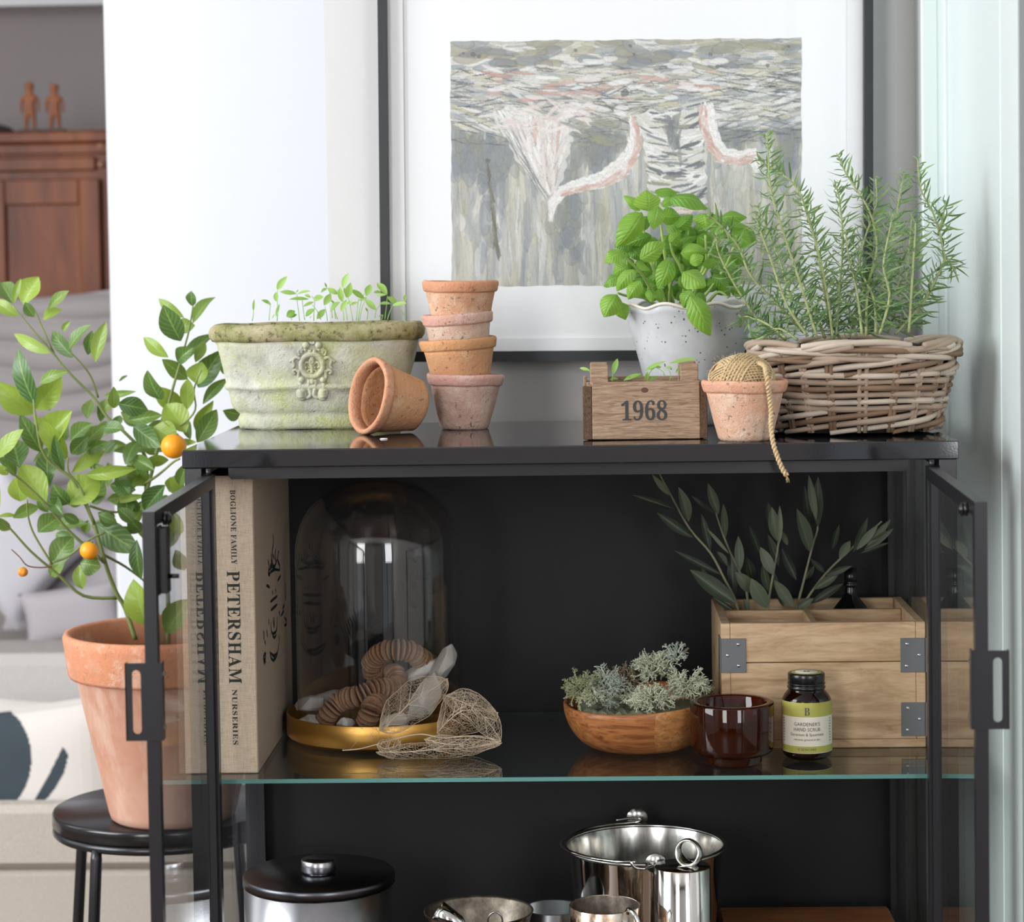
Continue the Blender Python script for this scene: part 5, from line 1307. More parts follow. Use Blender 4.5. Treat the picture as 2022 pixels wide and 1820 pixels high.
def spine(body, ya, yb, hpx, name='spine_lettering'):
    """reads downwards: centred between two heights in the photograph"""
    za, zb = at(462, ya, by0).z, at(462, yb, by0).z; xx = at(457 + (ya + yb) / 2 * .0085 - 5, (ya + yb) / 2, by0).x
    vs, fs, wd = text_mesh(bold(body), .02, 1.12); hh = max(v for u, v in vs) - min(v for u, v in vs); kx = (za - zb) / wd; kh = hpx * 2.46 / FPX / hh
    m = MB(); m.add([V(xx + v * kh, by0 - .00025, (za + zb) / 2 - u * kx) for u, v in vs], fs, False); m.build(name, M['foil'], bk_)
spine('BOGLIONE FAMILY', 967, 1114, 11); spine('PETERSHAM', 1127, 1349, 26); spine('NURSERIES', 1361, 1470, 10)
# stamped ornament on the front cover: crown, scrolls and a shield
mb = MB(); xf_ = bx1 + .0003
def cov(u, v):   # crop of the cover side: u, v in its pixels -> point on the cover plane
    px, py = 500 + u / 5.688, 1020 + v / 5.688; d = ray(px, py); k = (xf_ - CAM.x) / d.x; return CAM + d * k
def stroke(pts, wd=3.2):
    P = smooth_path([cov(*q) for q in pts], 5)
    for i in range(len(P) - 1):
        a, b = P[i], P[i + 1]; d = (b - a); 
        if d.length < 1e-7: continue
        n_ = V(1, 0, 0).cross(d).normalized() * .0019 * wd / 3.2 * (.5 + .5 * math.sin(PI * (i + 1) / len(P)))
        mb.add([a + n_, a - n_, b - n_, b + n_], [(0, 1, 2, 3)], False)
for pts in [[(165, 480), (180, 560), (170, 640), (190, 660)], [(222, 190), (228, 300), (215, 400), (235, 470)], [(290, 380), (275, 470), (300, 560), (290, 600)], [(180, 600), (215, 560), (240, 590), (300, 600)], [(170, 650), (210, 610), (240, 600)],
            [(200, 480), (235, 560), (270, 480)], [(200, 420), (215, 500), (190, 560)], [(255, 360), (245, 440), (262, 520)], [(150, 770), (185, 790)], [(275, 720), (310, 660)], [(195, 955), (270, 890)], [(200, 1050), (270, 985)], [(215, 830), (220, 870)], [(250, 800), (255, 850)],
            [(200, 1180), (205, 1290), (235, 1310), (265, 1260), (268, 1120)], [(225, 1130), (235, 1240), (240, 1130)], [(220, 1340), (240, 1355), (262, 1320)], [(185, 1510), (205, 1590), (235, 1610), (270, 1540), (292, 1420)], [(195, 1530), (235, 1560), (265, 1530)], [(240, 1560), (232, 1600)],
            [(115, 1280), (125, 1340), (118, 1365)], [(155, 1270), (160, 1350)], [(130, 1390), (140, 1430)], [(125, 1520), (140, 1580), (120, 1620), (130, 1660)], [(145, 1530), (115, 1580), (142, 1640)], [(360, 740), (365, 860), (362, 930)], [(330, 1030), (352, 990)], [(290, 1060), (300, 1110)], [(310, 1120), (330, 1080), (345, 1060)],
            [(352, 1130), (375, 1170), (372, 1210), (350, 1225)], [(430, 1010), (445, 1060), (455, 1120)], [(290, 1330), (295, 1400)], [(175, 1150), (178, 1210)]]:
    stroke(pts)
mb.build('cover_ornament', M['foil'], bk_)

# ---- brass tray with the glass dome
def brushed(name, col, rough, an=.6):
    t = NT(name); t.set(Base_Color=col, Metallic=1.0, Roughness=rough); t.p.inputs['Anisotropic'].default_value = an; t.bump(t.noise(t.coord((1, 1, 40)), 60, 3), .04); return t.m
M['brass'] = brushed('brushed_brass', 'cf9f55', .36, .3)
GX, GY = at(752, 1440, .251).x, .251
dm = thing('brass_tray_with_glass_dome', 'clear glass dome standing in a round brass tray beside the linen book', 'cloche', (GX, GY, ZS))
Xg = Matrix.Translation((GX, GY, ZS))
mb = MB(); Rt = .1085
mb.lathe([(0, .0004), (Rt - .008, .0004), (Rt - .005, .003), (Rt - .0015, .0045), (Rt, .006), (Rt, .0305), (Rt - .0006, .0313), (Rt - .0016, .0305), (Rt - .0018, .007), (0, .0062)], 96, xf=Xg); mb.build('tray', M['brass'], dm)
mb = MB(); Rd = .0955; Hd = .298
def domeprof(R, H):
    P = [(R, .0068), (R, H - .085)]
    for k in range(1, 13): a = PI / 2 * k / 12; P.append((R * max(0, math.cos(a)) ** .80, H - .085 + .085 * math.sin(a) ** 1.0))
    P[-1] = (0, H); return P
po = domeprof(Rd, Hd); pi_ = domeprof(Rd - .0022, Hd - .0025)
mb.lathe(po, 128, xf=Xg); mb.lathe(pi_[::-1], 128, xf=Xg)
mb.build('glass_dome', M['dome_glass'], dm)
# wooden disc garland coiled under the dome
M['disc'] = wood('pale_brown_disc_wood', '7d5c44', 'a58064', 'bb987a', 2.0, (3, 3, 12), .75, .3, 40)
C3 = lambda x, y, Y: at(520 + x / 2.758, 920 + y / 2.758, Y)
gar = thing('wooden_disc_garland', 'coiled garland of thin brown wooden discs under the glass dome', 'garland', (GX - .01, GY, ZS + .007))
gp = smooth_path([C3(330, 1400, .214), C3(365, 1335, .204), C3(430, 1275, .204), C3(520, 1250, .194), C3(600, 1215, .199), C3(680, 1210, .214), C3(730, 1190, .241), C3(715, 1135, .264), C3(660, 1110, .279), C3(610, 1130, .279), C3(590, 1080, .269), C3(640, 1015, .249), C3(720, 1000, .241), C3(800, 1010, .247), C3(850, 1045, .261), C3(900, 1080, .279), C3(925, 1160, .289)], 12)
gp2 = smooth_path([C3(555, 1405, .184), C3(580, 1345, .179), C3(600, 1300, .184), C3(640, 1285, .204)], 12)
mb0 = None; k_ = 0; last = None
for path in (gp, gp2):
    acc = 0
    for i in range(len(path) - 1):
        d = path[i + 1] - path[i]; acc += d.length
        if acc < .0040: continue
        acc = 0; t = d.normalized(); rd = .0122 * U(.88, 1.08); k_ += 1
        if mb0 is None:
            m = MB(); m.lathe([(0, -.0015), (.0145, -.0015), (.0155, -.0008), (.0155, .0008), (.0145, .0015), (0, .0015)], 28); mb0 = m.build('disc', M['disc'], None); o = mb0; o.parent = gar
        else:
            o = mb0.copy(); COL.objects.link(o); o.parent = gar
        q = t.to_track_quat('Z', 'Y'); pos = path[i] - WL[gar.name]
        if pos.z < .012: pos.z = .012
        o.rotation_mode = 'QUATERNION'; o.rotation_quaternion = q; o.location = pos; o.scale = (rd / .0155,) * 3
M['quartz'] = plain('white_quartz', 'ddd9d2', .55, var=.12, scale=30, bump=.4, bscale=120)
def stone_(pos, sx, sy, sz, rot, seed, label, name='white_stone', n=9):
    r = random.Random(seed); mb = MB(); import bmesh
    bm = bmesh.new(); 
    for _ in range(26):
        v = Vector((r.gauss(0, 1), r.gauss(0, 1), r.gauss(0, 1))).normalized(); bm.verts.new((v.x * sx * r.uniform(.8, 1), v.y * sy * r.uniform(.8, 1), v.z * sz * r.uniform(.8, 1)))
    bmesh.ops.convex_hull(bm, input=bm.verts); bm.verts.ensure_lookup_table()
    X = Matrix.Translation(pos) @ rot; idx = {v: i for i, v in enumerate(bm.verts)}
    mb.add([X @ v.co for v in bm.verts], [tuple(idx[v] for v in f.verts) for f in bm.faces], False); bm.free()
    o = mb.build(name, M['quartz']); md = o.modifiers.new('bevel', 'BEVEL'); md.width = .0012; md.segments = 2; md.limit_method = 'NONE'
    return tag(o, label, 'stone', 'pale stones under the dome')
I_ = Matrix.Identity(4); RY = lambda a: Matrix.Rotation(a, 4, 'Y')
stone_(C3(275, 1295, .249), .026, .016, .011, RY(-.1), 3, 'rounded pale stone at the far left under the glass dome')
stone_(C3(355, 1270, .279), .026, .014, .012, RY(-.2), 4, 'pale stone behind the garland, second from the left in the dome')
stone_(C3(262, 1395, .214), .020, .014, .010, I_, 5, 'pale flat stone low behind the left edge of the brass tray')
stone_(C3(450, 1405, .194), .012, .010, .009, I_, 6, 'small pale stone between the two loops of the garland')
stone_(C3(860, 1120, .264), .036, .012, .012, RY(-.42), 7, 'pale stone leaning across the top of the heap in the dome')
stone_(C3(970, 1090, .247), .032, .014, .015, RY(-.95), 8, 'long white stone rising towards the right side of the dome')
stone_(C3(890, 1255, .217), .042, .015, .016, RY(-1.05), 9, 'big white stone slab standing at the front right of the dome')
stone_(C3(700, 1395, .177), .024, .012, .010, RY(-.3), 10, 'white stone behind the skeleton leaf at the front of the tray')

# ---- skeleton leaves: lacy pods lying against the tray
M['lace'] = plain('dry_skeleton_leaf', 'dcc8ae', .7, var=.2, scale=80)
def lace(name, outline_fn, nu, nv, label, seed, main):
    """net of veins over a curved sheet"""
    r = random.Random(seed); mb = MB(); g = {}
    for i in range(nu + 1):
        for j in range(nv + 1):
            u = i / nu + (r.uniform(-.35, .35) / nu if 0 < i < nu else 0); v = j / nv + (r.uniform(-.35, .35) / nv if 0 < j < nv else 0)
            g[i, j] = outline_fn(u, v)
    def seg(a, b, rad):
        mid = (a + b) / 2 + V(r.uniform(-1, 1), r.uniform(-1, 1), r.uniform(-1, 1)) * (a - b).length * .08; mb.tube([a, mid, b], rad, 3, caps=False)
    for i in range(nu + 1):
        for j in range(nv + 1):
            edge = i in (0, nu) or j in (0, nv)
            if i < nu and (r.random() < .88 or edge): seg(g[i, j], g[i + 1, j], .00042 if j in (0, nv) else .00016)
            if j < nv and (r.random() < .80 or edge): seg(g[i, j], g[i, j + 1], .00036 if i in (0, nu) else .00016)
            if i < nu and j < nv and r.random() < .22: seg(g[i, j], g[i + 1, j + 1], .00014)
    for pts, rad in main:
        P = smooth_path([outline_fn(u, v) for u, v in pts], 5); m_ = len(P); mb.tube(P, [rad * (1 - .7 * i / m_) for i in range(m_)], 5)
    return mb
def blade(b0, b1, wd, Y, lift, bend, ripple=3.0, p=.55):
    """a rounded leaf sheet from b0 to b1 (crop pixels), wd wide, arched by bend"""
    dx, dy = b1[0] - b0[0], b1[1] - b0[1]; L = math.hypot(dx, dy); nx_, ny_ = -dy / L, dx / L
    def f(u, v):
        w_ = wd * (max(0.0, math.sin(PI * min(1, max(0, u)))) ** p) * (v - .5); k = bend * math.sin(PI * u)
        x = b0[0] + dx * u + nx_ * (w_ + k) + 4 * math.sin(u * 17 + v * 5); y = b0[1] + dy * u + ny_ * (w_ + k) + 4 * math.sin(u * 13 + 2 + v * 4)
        return C3(x, y, Y[0] + (Y[1] - Y[0]) * u + lift * (1 - (2 * v - 1) ** 2) * math.sin(PI * u) + .0015 * math.sin(u * ripple * 5 + v * 3))
    return f
sk = thing('skeleton_leaf', 'lacy dried skeleton leaves lying on the glass shelf against the brass tray', 'dried leaf', (.255, .15, ZS))
veins = [([(0, .5), (.25, .48), (.5, .5), (.75, .5), (1, .5)], .0007)] + [([(u0, .5), (u0 + .10, .5 + s_ * .2), (u0 + .2, .5 + s_ * .46)], .00042) for u0 in (.1, .28, .45, .62) for s_ in (-1, 1)]
yl = .138
for b0, b1, wd, Y, lift, bend, nu, nv in [((640, 1440), (1000, 1160), 215, (yl, yl + .012), -.012, -14, 30, 24), ((948, 1452), (1275, 1345), 250, (yl + .008, yl), -.020, -66, 30, 28), ((985, 1250), (1292, 1500), 150, (yl + .012, yl - .006), -.010, -50, 28, 16),
                                         ((618, 1560), (1295, 1510), 95, (yl - .024, yl - .008), -.010, 10, 48, 12), ((620, 1520), (745, 1500), 110, (yl - .022, yl - .018), -.006, 30, 12, 9), ((880, 1490), (1290, 1500), 105, (yl - .014, yl - .004), -.010, 26, 34, 12)]:
    lace('v', blade(b0, b1, wd, Y, lift, bend), nu, nv, '', int(b0[0]), veins).build('leaf_blade', M['lace'], sk)
mb = MB(); mb.tube(smooth_path([C3(430, 1548, yl - .036), C3(520, 1540, yl - .030), C3(600, 1520, yl - .022), C3(740, 1480, yl - .018), C3(860, 1460, yl - .012), C3(980, 1480, yl - .012), C3(1120, 1470, yl - .008), C3(1270, 1490, yl - .004)], 6), .0007, 6)
mb.tube(smooth_path([C3(650, 1440, yl - .004), C3(760, 1330, yl), C3(850, 1200, yl + .010), C3(890, 1150, yl + .020)], 6), .0006, 6); mb.tube(smooth_path([C3(960, 1440, yl), C3(1040, 1340, yl), C3(1150, 1300, yl), C3(1260, 1360, yl)], 6), .0006, 6)
for q in range(14): a = C3(U(500, 760), U(1400, 1500), yl - .015); mb.tube([a, a + V(U(-.012, .012), U(-.004, .004), U(-.012, .004))], .00022, 3)
mb.build('stalk', M['lace'], sk)

# ---- wooden bowl with lichen
def acacia():
    t = NT('acacia_wood'); v = t.coord(); vo = t.n('ShaderNodeTexVoronoi'); vo.inputs['Scale'].default_value = 14; t.l(t.coord((1, 1, .55), (.3, .5, .2)), vo.inputs['Vector'])
    g1 = t.noise(t.coord((2.5, 14, 26), (.2, .35, .1)), 9, 6, .6, .8); g2 = t.noise(t.coord((14, 4, 30), (.1, -.5, .4)), 9, 6, .6, .8)
    sel = t.n('ShaderNodeSeparateColor'); t.l(vo.outputs['Color'], sel.inputs[0]); pick = t.math('GREATER_THAN', sel.outputs[0], .5)
    c = t.mix(pick, t.ramp(g1, [(.3, '6d3f22'), (.48, '9c6238'), (.7, 'b47a48')]), t.ramp(g2, [(.3, '8a5630'), (.5, 'b27c48'), (.7, 'c69660')]))
    t.set(Base_Color=c, Roughness=.42, Specular_IOR_Level=.4); t.bump(g1, .08); return t.m
M['acacia'] = acacia()
OX, OY = at(1262, 1450, .171).x, .171
bo = thing('wooden_bowl', 'round brown acacia wood bowl filled with grey green lichen on the glass shelf', 'bowl', (OX, OY, ZS))
def bowl_jit(rr, z, th): return rr * (1 + .012 * math.cos(th * 2)), z + (.0050 * math.cos(th - .75) * (z / .054) ** 2 if z > .01 else 0)
pr = [(0, 0), (.040, 0), (.046, .0015)] + [(.046 + .0375 * math.sin(PI / 2 * k / 12) ** .9, .0015 + .053 * (1 - math.cos(PI / 2 * k / 12)) ** .85) for k in range(1, 13)]
pr += [(.0815, .0560), (.0785, .0550)] + [(.0785 - .045 * (k / 8) ** 1.6, .0550 - .044 * (k / 8) ** .8) for k in range(1, 8)] + [(0, .010)]
mb = MB(); mb.lathe(pr, 96, xf=Matrix.Translation((OX, OY, ZS)), jit=bowl_jit); mb.build('bowl', M['acacia'], bo)
soil_disc(bo, OX, OY, ZS + .043, .069, .069, 'moss_bed', amp=.004, mat=plain('grey_moss_bed', '9a9c84', .95, var=.5, scale=150, bump=.9, bscale=200))
M['lichen'] = [plain('grey_green_lichen', 'c3c8ae', .9, var=.2, scale=150), plain('olive_lichen', 'a0a67e', .9, var=.25, scale=150), plain('brown_lichen', '94836a', .9, var=.3, scale=150), plain('blue_grey_lichen', 'b3bbad', .9, var=.2, scale=150)]
CB = lambda x, y, Y: at(1080 + x / 2.843, 920 + y / 2.843, Y)
def lichen(pos, R, seed, mat, label, twigs=60, up=.35, thin=1.0):
    r = random.Random(seed); mb = MB()
    def grow(p, d, ln, rad, depth):
        q = p + d * ln; mid = (p + q) / 2 + V(r.uniform(-1, 1), r.uniform(-1, 1), r.uniform(-1, 1)) * ln * .16
        mb.tube([p, mid, q], [rad, rad * .9, rad * .72], 4, caps=depth == 0, flat=1.6)
        if depth <= 0: return
        for _ in range(r.choice((2, 2, 3))):
            nd = (d + V(r.gauss(0, .62), r.gauss(0, .62), r.gauss(0, .55))).normalized(); grow(q, nd, ln * r.uniform(.6, .85), rad * .72, depth - 1)
    for _ in range(twigs):
        d = V(r.gauss(0, 1), r.gauss(0, 1), r.gauss(up, .8)).normalized(); p = pos + V(d.x * R[0], d.y * R[1], d.z * R[2]) * r.uniform(.05, .55)
        grow(p, d, min(R) * r.uniform(.22, .4), .00075 * thin, 3)
    return tag(mb.build('lichen_clump', mat), label, 'lichen', 'lichen clumps in the wooden bowl')
L_ = M['lichen']
lichen(CB(195, 1255, OY - .035), (.027, .022, .017), 1, L_[1], 'olive green wispy lichen clump at the left rim of the wooden bowl', 95, .3, .75)
lichen(CB(330, 1250, OY - .028), (.024, .022, .020), 2, L_[3], 'blue grey lichen clump between the olive and the brown ones', 75)
lichen(CB(445, 1215, OY + .005), (.024, .020, .018), 3, L_[2], 'dark brown lichen clump at the back middle of the bowl', 60)
lichen(CB(590, 1300, OY - .058), (.038, .020, .014), 4, L_[0], 'pale lichen clump spilling over the front rim of the bowl', 120, .2)
lichen(CB(600, 1160, OY - .012), (.026, .020, .028), 5, L_[0], 'tall grey green lichen clump in the middle right of the bowl', 80, .8)
lichen(CB(790, 1235, OY - .030), (.027, .020, .019), 6, L_[0], 'bushy grey lichen clump at the right rim of the wooden bowl', 85)
lichen(CB(520, 1300, OY - .030), (.030, .020, .012), 8, L_[0], 'low pale lichen clump between the blue grey clump and the front rim', 90, .3)
lichen(CB(840, 1270, OY - .010), (.018, .018, .012), 9, L_[1], 'small olive lichen clump against the far right rim of the bowl', 50, .4)
lichen(CB(255, 1290, OY - .040), (.026, .016, .010), 10, L_[0], 'flat pale lichen clump along the front left rim of the bowl', 60, .2)
c_ = lichen(CB(725, 1085, OY - .014), (.017, .014, .017), 7, L_[3], 'small lichen sprig sticking up highest above the bowl', 30, .8)
mb = MB(); mb.tube(smooth_path([CB(640, 1190, OY - .02), CB(690, 1110, OY - .016), CB(740, 1070, OY - .014), CB(795, 1020, OY - .014)], 4), [.0014] * 13, 6); mb.build('twig', plain('mossy_twig', '6e6456', .9), c_)

# ---- amber glass votive
def amber(name, col, rough=.02, dark=.5):
    t = NT(name); t.t.nodes.remove(t.p); g = t.n('ShaderNodeNewGeometry'); fr = t.n('ShaderNodeFresnel'); ior = 1.52
    t.l(t.math('ADD', t.math('MULTIPLY', g.outputs['Backfacing'], 1 / ior - ior), ior), fr.inputs['IOR'])
    tr = t.n('ShaderNodeBsdfTransparent'); tr.inputs[0].default_value = lin(col)
    df = t.n('ShaderNodeBsdfDiffuse'); df.inputs[0].default_value = tuple(x * dark for x in lin(col)[:3]) + (1,)
    m0 = t.n('ShaderNodeMixShader'); m0.inputs[0].default_value = .12; t.l(tr.outputs[0], m0.inputs[1]); t.l(df.outputs[0], m0.inputs[2])
    gl = t.n('ShaderNodeBsdfGlossy'); gl.inputs['Roughness'].default_value = rough
    mx = t.n('ShaderNodeMixShader'); t.l(fr.outputs[0], mx.inputs[0]); t.l(m0.outputs[0], mx.inputs[1]); t.l(gl.outputs[0], mx.inputs[2]); t.l(mx.outputs[0], t.out.inputs[0]); return t.m
M['amber'] = amber('amber_glass', '9a4a22'); M['jar_amber'] = amber('dark_amber_glass', '5f2a1a', .03)
vx = at(1446, 1450, .086); 
vt = thing('amber_glass_candle_holder', 'dark amber glass candle holder on a narrow foot in front of the bowl', 'candle holder', (vx.x, .086, ZS))
Xv = Matrix.Translation((vx.x, .086, ZS)); Ho = .0670
mb = MB(); mb.lathe([(0, .0004), (.0300, .0004), (.0318, .002), (.0318, .0085), (.033, .0105), (.040, .0118), (.0436, .015), (.0450, .020), (.0454, Ho - .002), (.0446, Ho), (.0385, Ho), (.0370, Ho - .0015), (.0350, .022), (.033, .0180), (.028, .0165), (0, .0160)], 96, xf=Xv); mb.build('glass_cup', M['amber'], vt)

# ---- brown jar of hand scrub
jy = .111; jx = at(1593, 1430, jy).x
jr = thing('brown_glass_jar', 'small brown glass jar with black screw lid and green and cream label', 'jar', (jx, jy, ZS)); Xj = Matrix.Translation((jx, jy, ZS))
R = .0272
mb = MB(); mb.lathe([(0, .0012), (.016, .0004), (.0215, .0008), (.0258, .004), (R, .0085), (R, .0600), (.0266, .0645), (.0245, .0690), (.0215, .0728), (.0198, .0748), (.0198, .0775), (.0182, .0775), (.0182, .0755), (.023, .069), (.0252, .060), (.0252, .0085), (.022, .004), (0, .0036)], 80, xf=Xj); mb.build('glass_body', M['jar_amber'], jr)
mb = MB(); mb.lathe([(0, .004), (.0215, .0045), (.0249, .009), (.0249, .050), (.0240, .0530), (0, .0535)], 48, xf=Xj); mb.build('contents', plain('dark_scrub', '3c2016', .7, var=.4, scale=150), jr)
mb = MB(); mb.lathe([(.0196, .07600), (.0208, .07670), (.0210, .07850), (.0196, .07950), (.0196, .08050), (.0208, .08130), (.0204, .08270), (.0192, .08330)], 64, xf=Xj); mb.build('neck_thread', M['black_plastic'], jr)
cp = MB(); cp.lathe([(.0192, .08270), (.0199, .08330), (.0199, .09200), (.0193, .09330), (.0180, .09370), (0, .09370)], 120, xf=Xj, jit=lambda rr, z, th: (rr + (.00022 if int(th / (2 * PI) * 120 + .5) % 2 and .084 < z < .0925 else 0), z)); lid = cp.build('lid', M['black_plastic'], jr)
mb = MB(); mb.lathe([(0, .09395), (.0155, .09395), (.0160, .09370)], 48, xf=Xj); mb.build('lid_label', plain('lid_sticker_green', 'a9ad5e', .6), lid)
mb = MB(); mb.lathe([(0, .09420), (.0120, .09420), (.0122, .09400)], 48, xf=Xj)
mb.build('lid_disc', plain('lid_sticker_white', 'e4e4dc', .6), lid)
mb = MB(); letters(mb, 'B', .012, lambda u, v: Xj @ V(u, v - .001, .0946), width=.008, sy=.5); mb.build('lid_print', M['ink'], lid)
M['label_green'] = plain('label_olive_green', 'b3b257', .6); M['label_cream'] = plain('label_cream', 'ece8d6', .6); M['label_ink'] = plain('label_ink', '5b5a55', .7)
def band(z0, z1, m, rr, name, a0=-2.95, a1=-.19, par=jr):
    mb = MB(); n = 60; vs = []
    for z in (z0, z1):
        for k in range(n + 1): a = a0 + (a1 - a0) * k / n; vs.append(Xj @ V(rr * math.cos(a), rr * math.sin(a), z))
    mb.add(vs, [(k, k + 1, n + 2 + k, n + 1 + k) for k in range(n)], True); return mb.build(name, m, par)
zj = lambda py: at(1593, py, jy - R).z - ZS
lb = band(zj(1488), zj(1388), M['label_cream'], R + .00022, 'label')
band(zj(1416), zj(1388), M['label_green'], R + .00040, 'label_band', par=lb); band(zj(1487), zj(1474), M['label_green'], R + .00040, 'label_band', par=lb)
def jl(body, py, wpx, hpx, mat='label_ink', serif=False):
    vs, fs, wd = text_mesh(bold(body) if serif else body, .01, 1.05); hh = max(v for u, v in vs) - min(v for u, v in vs); k = 2.51 / FPX
    m = MB(); rr = R + .00062; z0 = zj(py)
    m.add([Xj @ V(rr * math.cos(-PI / 2 + u * wpx * k / wd / rr - .08), rr * math.sin(-PI / 2 + u * wpx * k / wd / rr - .08), z0 + v * hpx * k / hh) for u, v in vs], fs, False); m.build('label_lettering', M[mat], lb)
jl('B', 1405, 11, 15, serif=True); jl("GARDENER'S", 1430, 53, 7); jl('HAND SCRUB', 1440.5, 54, 7); jl('Geranium & Spearmint', 1451.5, 70, 7.5); jl('removes ground-in dirt', 1461, 54, 5.5); jl('B SKINCARE', 1480, 36, 5)
for a0 in (-.62, -2.80):
    mb = MB(); 
    for q in range(9):
        z = zj(1422 + q * 5.5); w_ = .10 + .05 * ((q * 7) % 3) / 3; n = 4
        vs = [Xj @ V((R + .0006) * math.cos(a), (R + .0006) * math.sin(a), zz) for zz in (z, z + .0007) for a in [a0 + w_ * k / n for k in range(n + 1)]]
        mb.add(vs, [(k, k + 1, n + 2 + k, n + 1 + k) for k in range(n)], True)
    mb.build('small_print', M['label_ink'], lb)

# ---- divided wooden crate with grey metal corners
def mango():
    t = NT('pale_mango_wood'); v = t.coord((1.0, 8, 5.5)); n1 = t.noise(v, 9, 7, .6, 1.6); n2 = t.noise(t.coord((4, 30, 40)), 10, 4, .7)
    c = t.ramp(n1, [(.28, 'a08263'), (.45, 'c3a27e'), (.6, 'd3b592'), (.78, 'dfc5a3')]); c = t.mix(t.ramp(n2, [(.45, 0.0), (.8, .45)]), c, '8f6d4e')
    vo = t.n('ShaderNodeTexVoronoi'); vo.inputs['Scale'].default_value = 17; t.l(t.coord(), vo.inputs['Vector']); sel = t.n('ShaderNodeSeparateColor'); t.l(vo.outputs['Color'], sel.inputs[0])
    kn = t.math('MULTIPLY', t.ramp(vo.outputs['Distance'], [(.07, 1.0), (.14, 0.0)]), t.math('GREATER_THAN', sel.outputs[1], .72)); c = t.mix(kn, c, '5a4436')
    t.set(Base_Color=c, Roughness=.6, Specular_IOR_Level=.3); t.bump(n1, .15); return t.m
M['mango'] = mango(); M['zinc'] = plain('grey_painted_metal', '6e7072', .5, .3, var=.08, scale=60, bump=.1, bscale=400)
wx0, wx1, wy0, wy1, wh = .5705, .7965, .156, .352, .1405
wb = thing('divided_wooden_crate', 'pale wooden divided box with grey metal corners holding olive branches', 'crate', ((wx0 + wx1) / 2, .254, ZS))
th_ = .0105; Z0 = ZS + .0004
def wbd(name, a, b, bev=.0008, m='mango'): mb = MB(); mb.box(a, b, bev=bev); return mb.build(name, M[m], wb)
wbd('front_board', (wx0 + th_, wy0, Z0 + .0095), (wx1 - th_, wy0 + th_, ZS + .0965 - .0006)); wbd('front_board', (wx0 + th_, wy0, ZS + .0968), (wx1 - th_, wy0 + th_, ZS + wh))
wbd('bottom_board', (wx0, wy0, Z0), (wx1, wy1, Z0 + .0092)); wbd('side_board', (wx0, wy0, Z0 + .0095), (wx0 + th_ - .0002, wy1, ZS + wh)); wbd('side_board', (wx1 - th_ + .0002, wy0, Z0 + .0095), (wx1, wy1, ZS + wh))
wbd('back_board', (wx0 + th_, wy1 - th_, Z0 + .0095), (wx1 - th_, wy1, ZS + wh))
yd = .272; wbd('long_divider', (wx0 + th_ + .0002, yd, Z0 + .0095), (wx1 - th_ - .0002, yd + .008, ZS + wh - .003))
xd = at(1600, 1230, wy0 + .02).x; wbd('cross_divider', (xd, wy0 + th_, Z0 + .0095), (xd + .008, yd, ZS + wh - .002))
def bracket(px0, px1, py0, py1, wrap):
    a = at(px0, py1, wy0); b = at(px1, py0, wy0); mb = MB(); mb.box((a.x, wy0 - .0012, a.z), (b.x, wy0, b.z), bev=.0004)
    xs = wx0 - .0012 if wrap < 0 else wx1; mb.box((xs, wy0 - .0012, a.z), (xs + .0012, wy0 + .03, b.z))
    o = mb.build('corner_bracket', M['zinc'], wb)
    w_ = px1 - px0; h_ = py1 - py0
    for fx, fy in ((.70, .18), (.28, .50), (.72, .80)) if wrap < 0 else ((.28, .18), (.78, .50), (.26, .82)):
        p = at(px0 + w_ * fx, py0 + h_ * fy, wy0 - .0012); m = MB(); m.lathe([(0, .0008), (.0013, .0006), (.0019, 0)], 12, xf=Matrix.Translation(p) @ Matrix.Rotation(PI / 2, 4, 'X')); m.build('rivet', M['steel'], o)
bracket(1423, 1473, 1260, 1328, -1); bracket(1423, 1473, 1388, 1455, -1); bracket(1778, 1826, 1259, 1327, 1); bracket(1780, 1826, 1386, 1453, 1)
# dark bottle in the rear compartment
qx = at(1679, 1150, .314).x; zq = ZS + .0105
bt = thing('dark_glass_bottle', 'black glass bottle with short neck behind the olive leaves in the crate', 'bottle', (qx, .312, zq)); Xq = Matrix.Translation((qx, .312, zq))
zt_ = at(1679, 1122, .312).z - zq
mb = MB(); mb.lathe([(0, 0), (.027, 0), (.029, .002), (.029, zt_ - .070), (.027, zt_ - .055), (.018, zt_ - .044), (.0078, zt_ - .032), (.0066, zt_ - .024), (.0066, zt_ - .012), (0, zt_ - .012)], 48, xf=Xq); mb.build('body', plain('black_glass', '0c0c0e', .06), bt)
mb = MB(); mb.lathe([(.0066, zt_ - .022), (.0080, zt_ - .021), (.0080, zt_ - .017), (.0066, zt_ - .016), (.0074, zt_ - .015), (.0074, zt_), (0, zt_)], 32, xf=Xq); mb.build('cap', M['black_plastic'], bt)
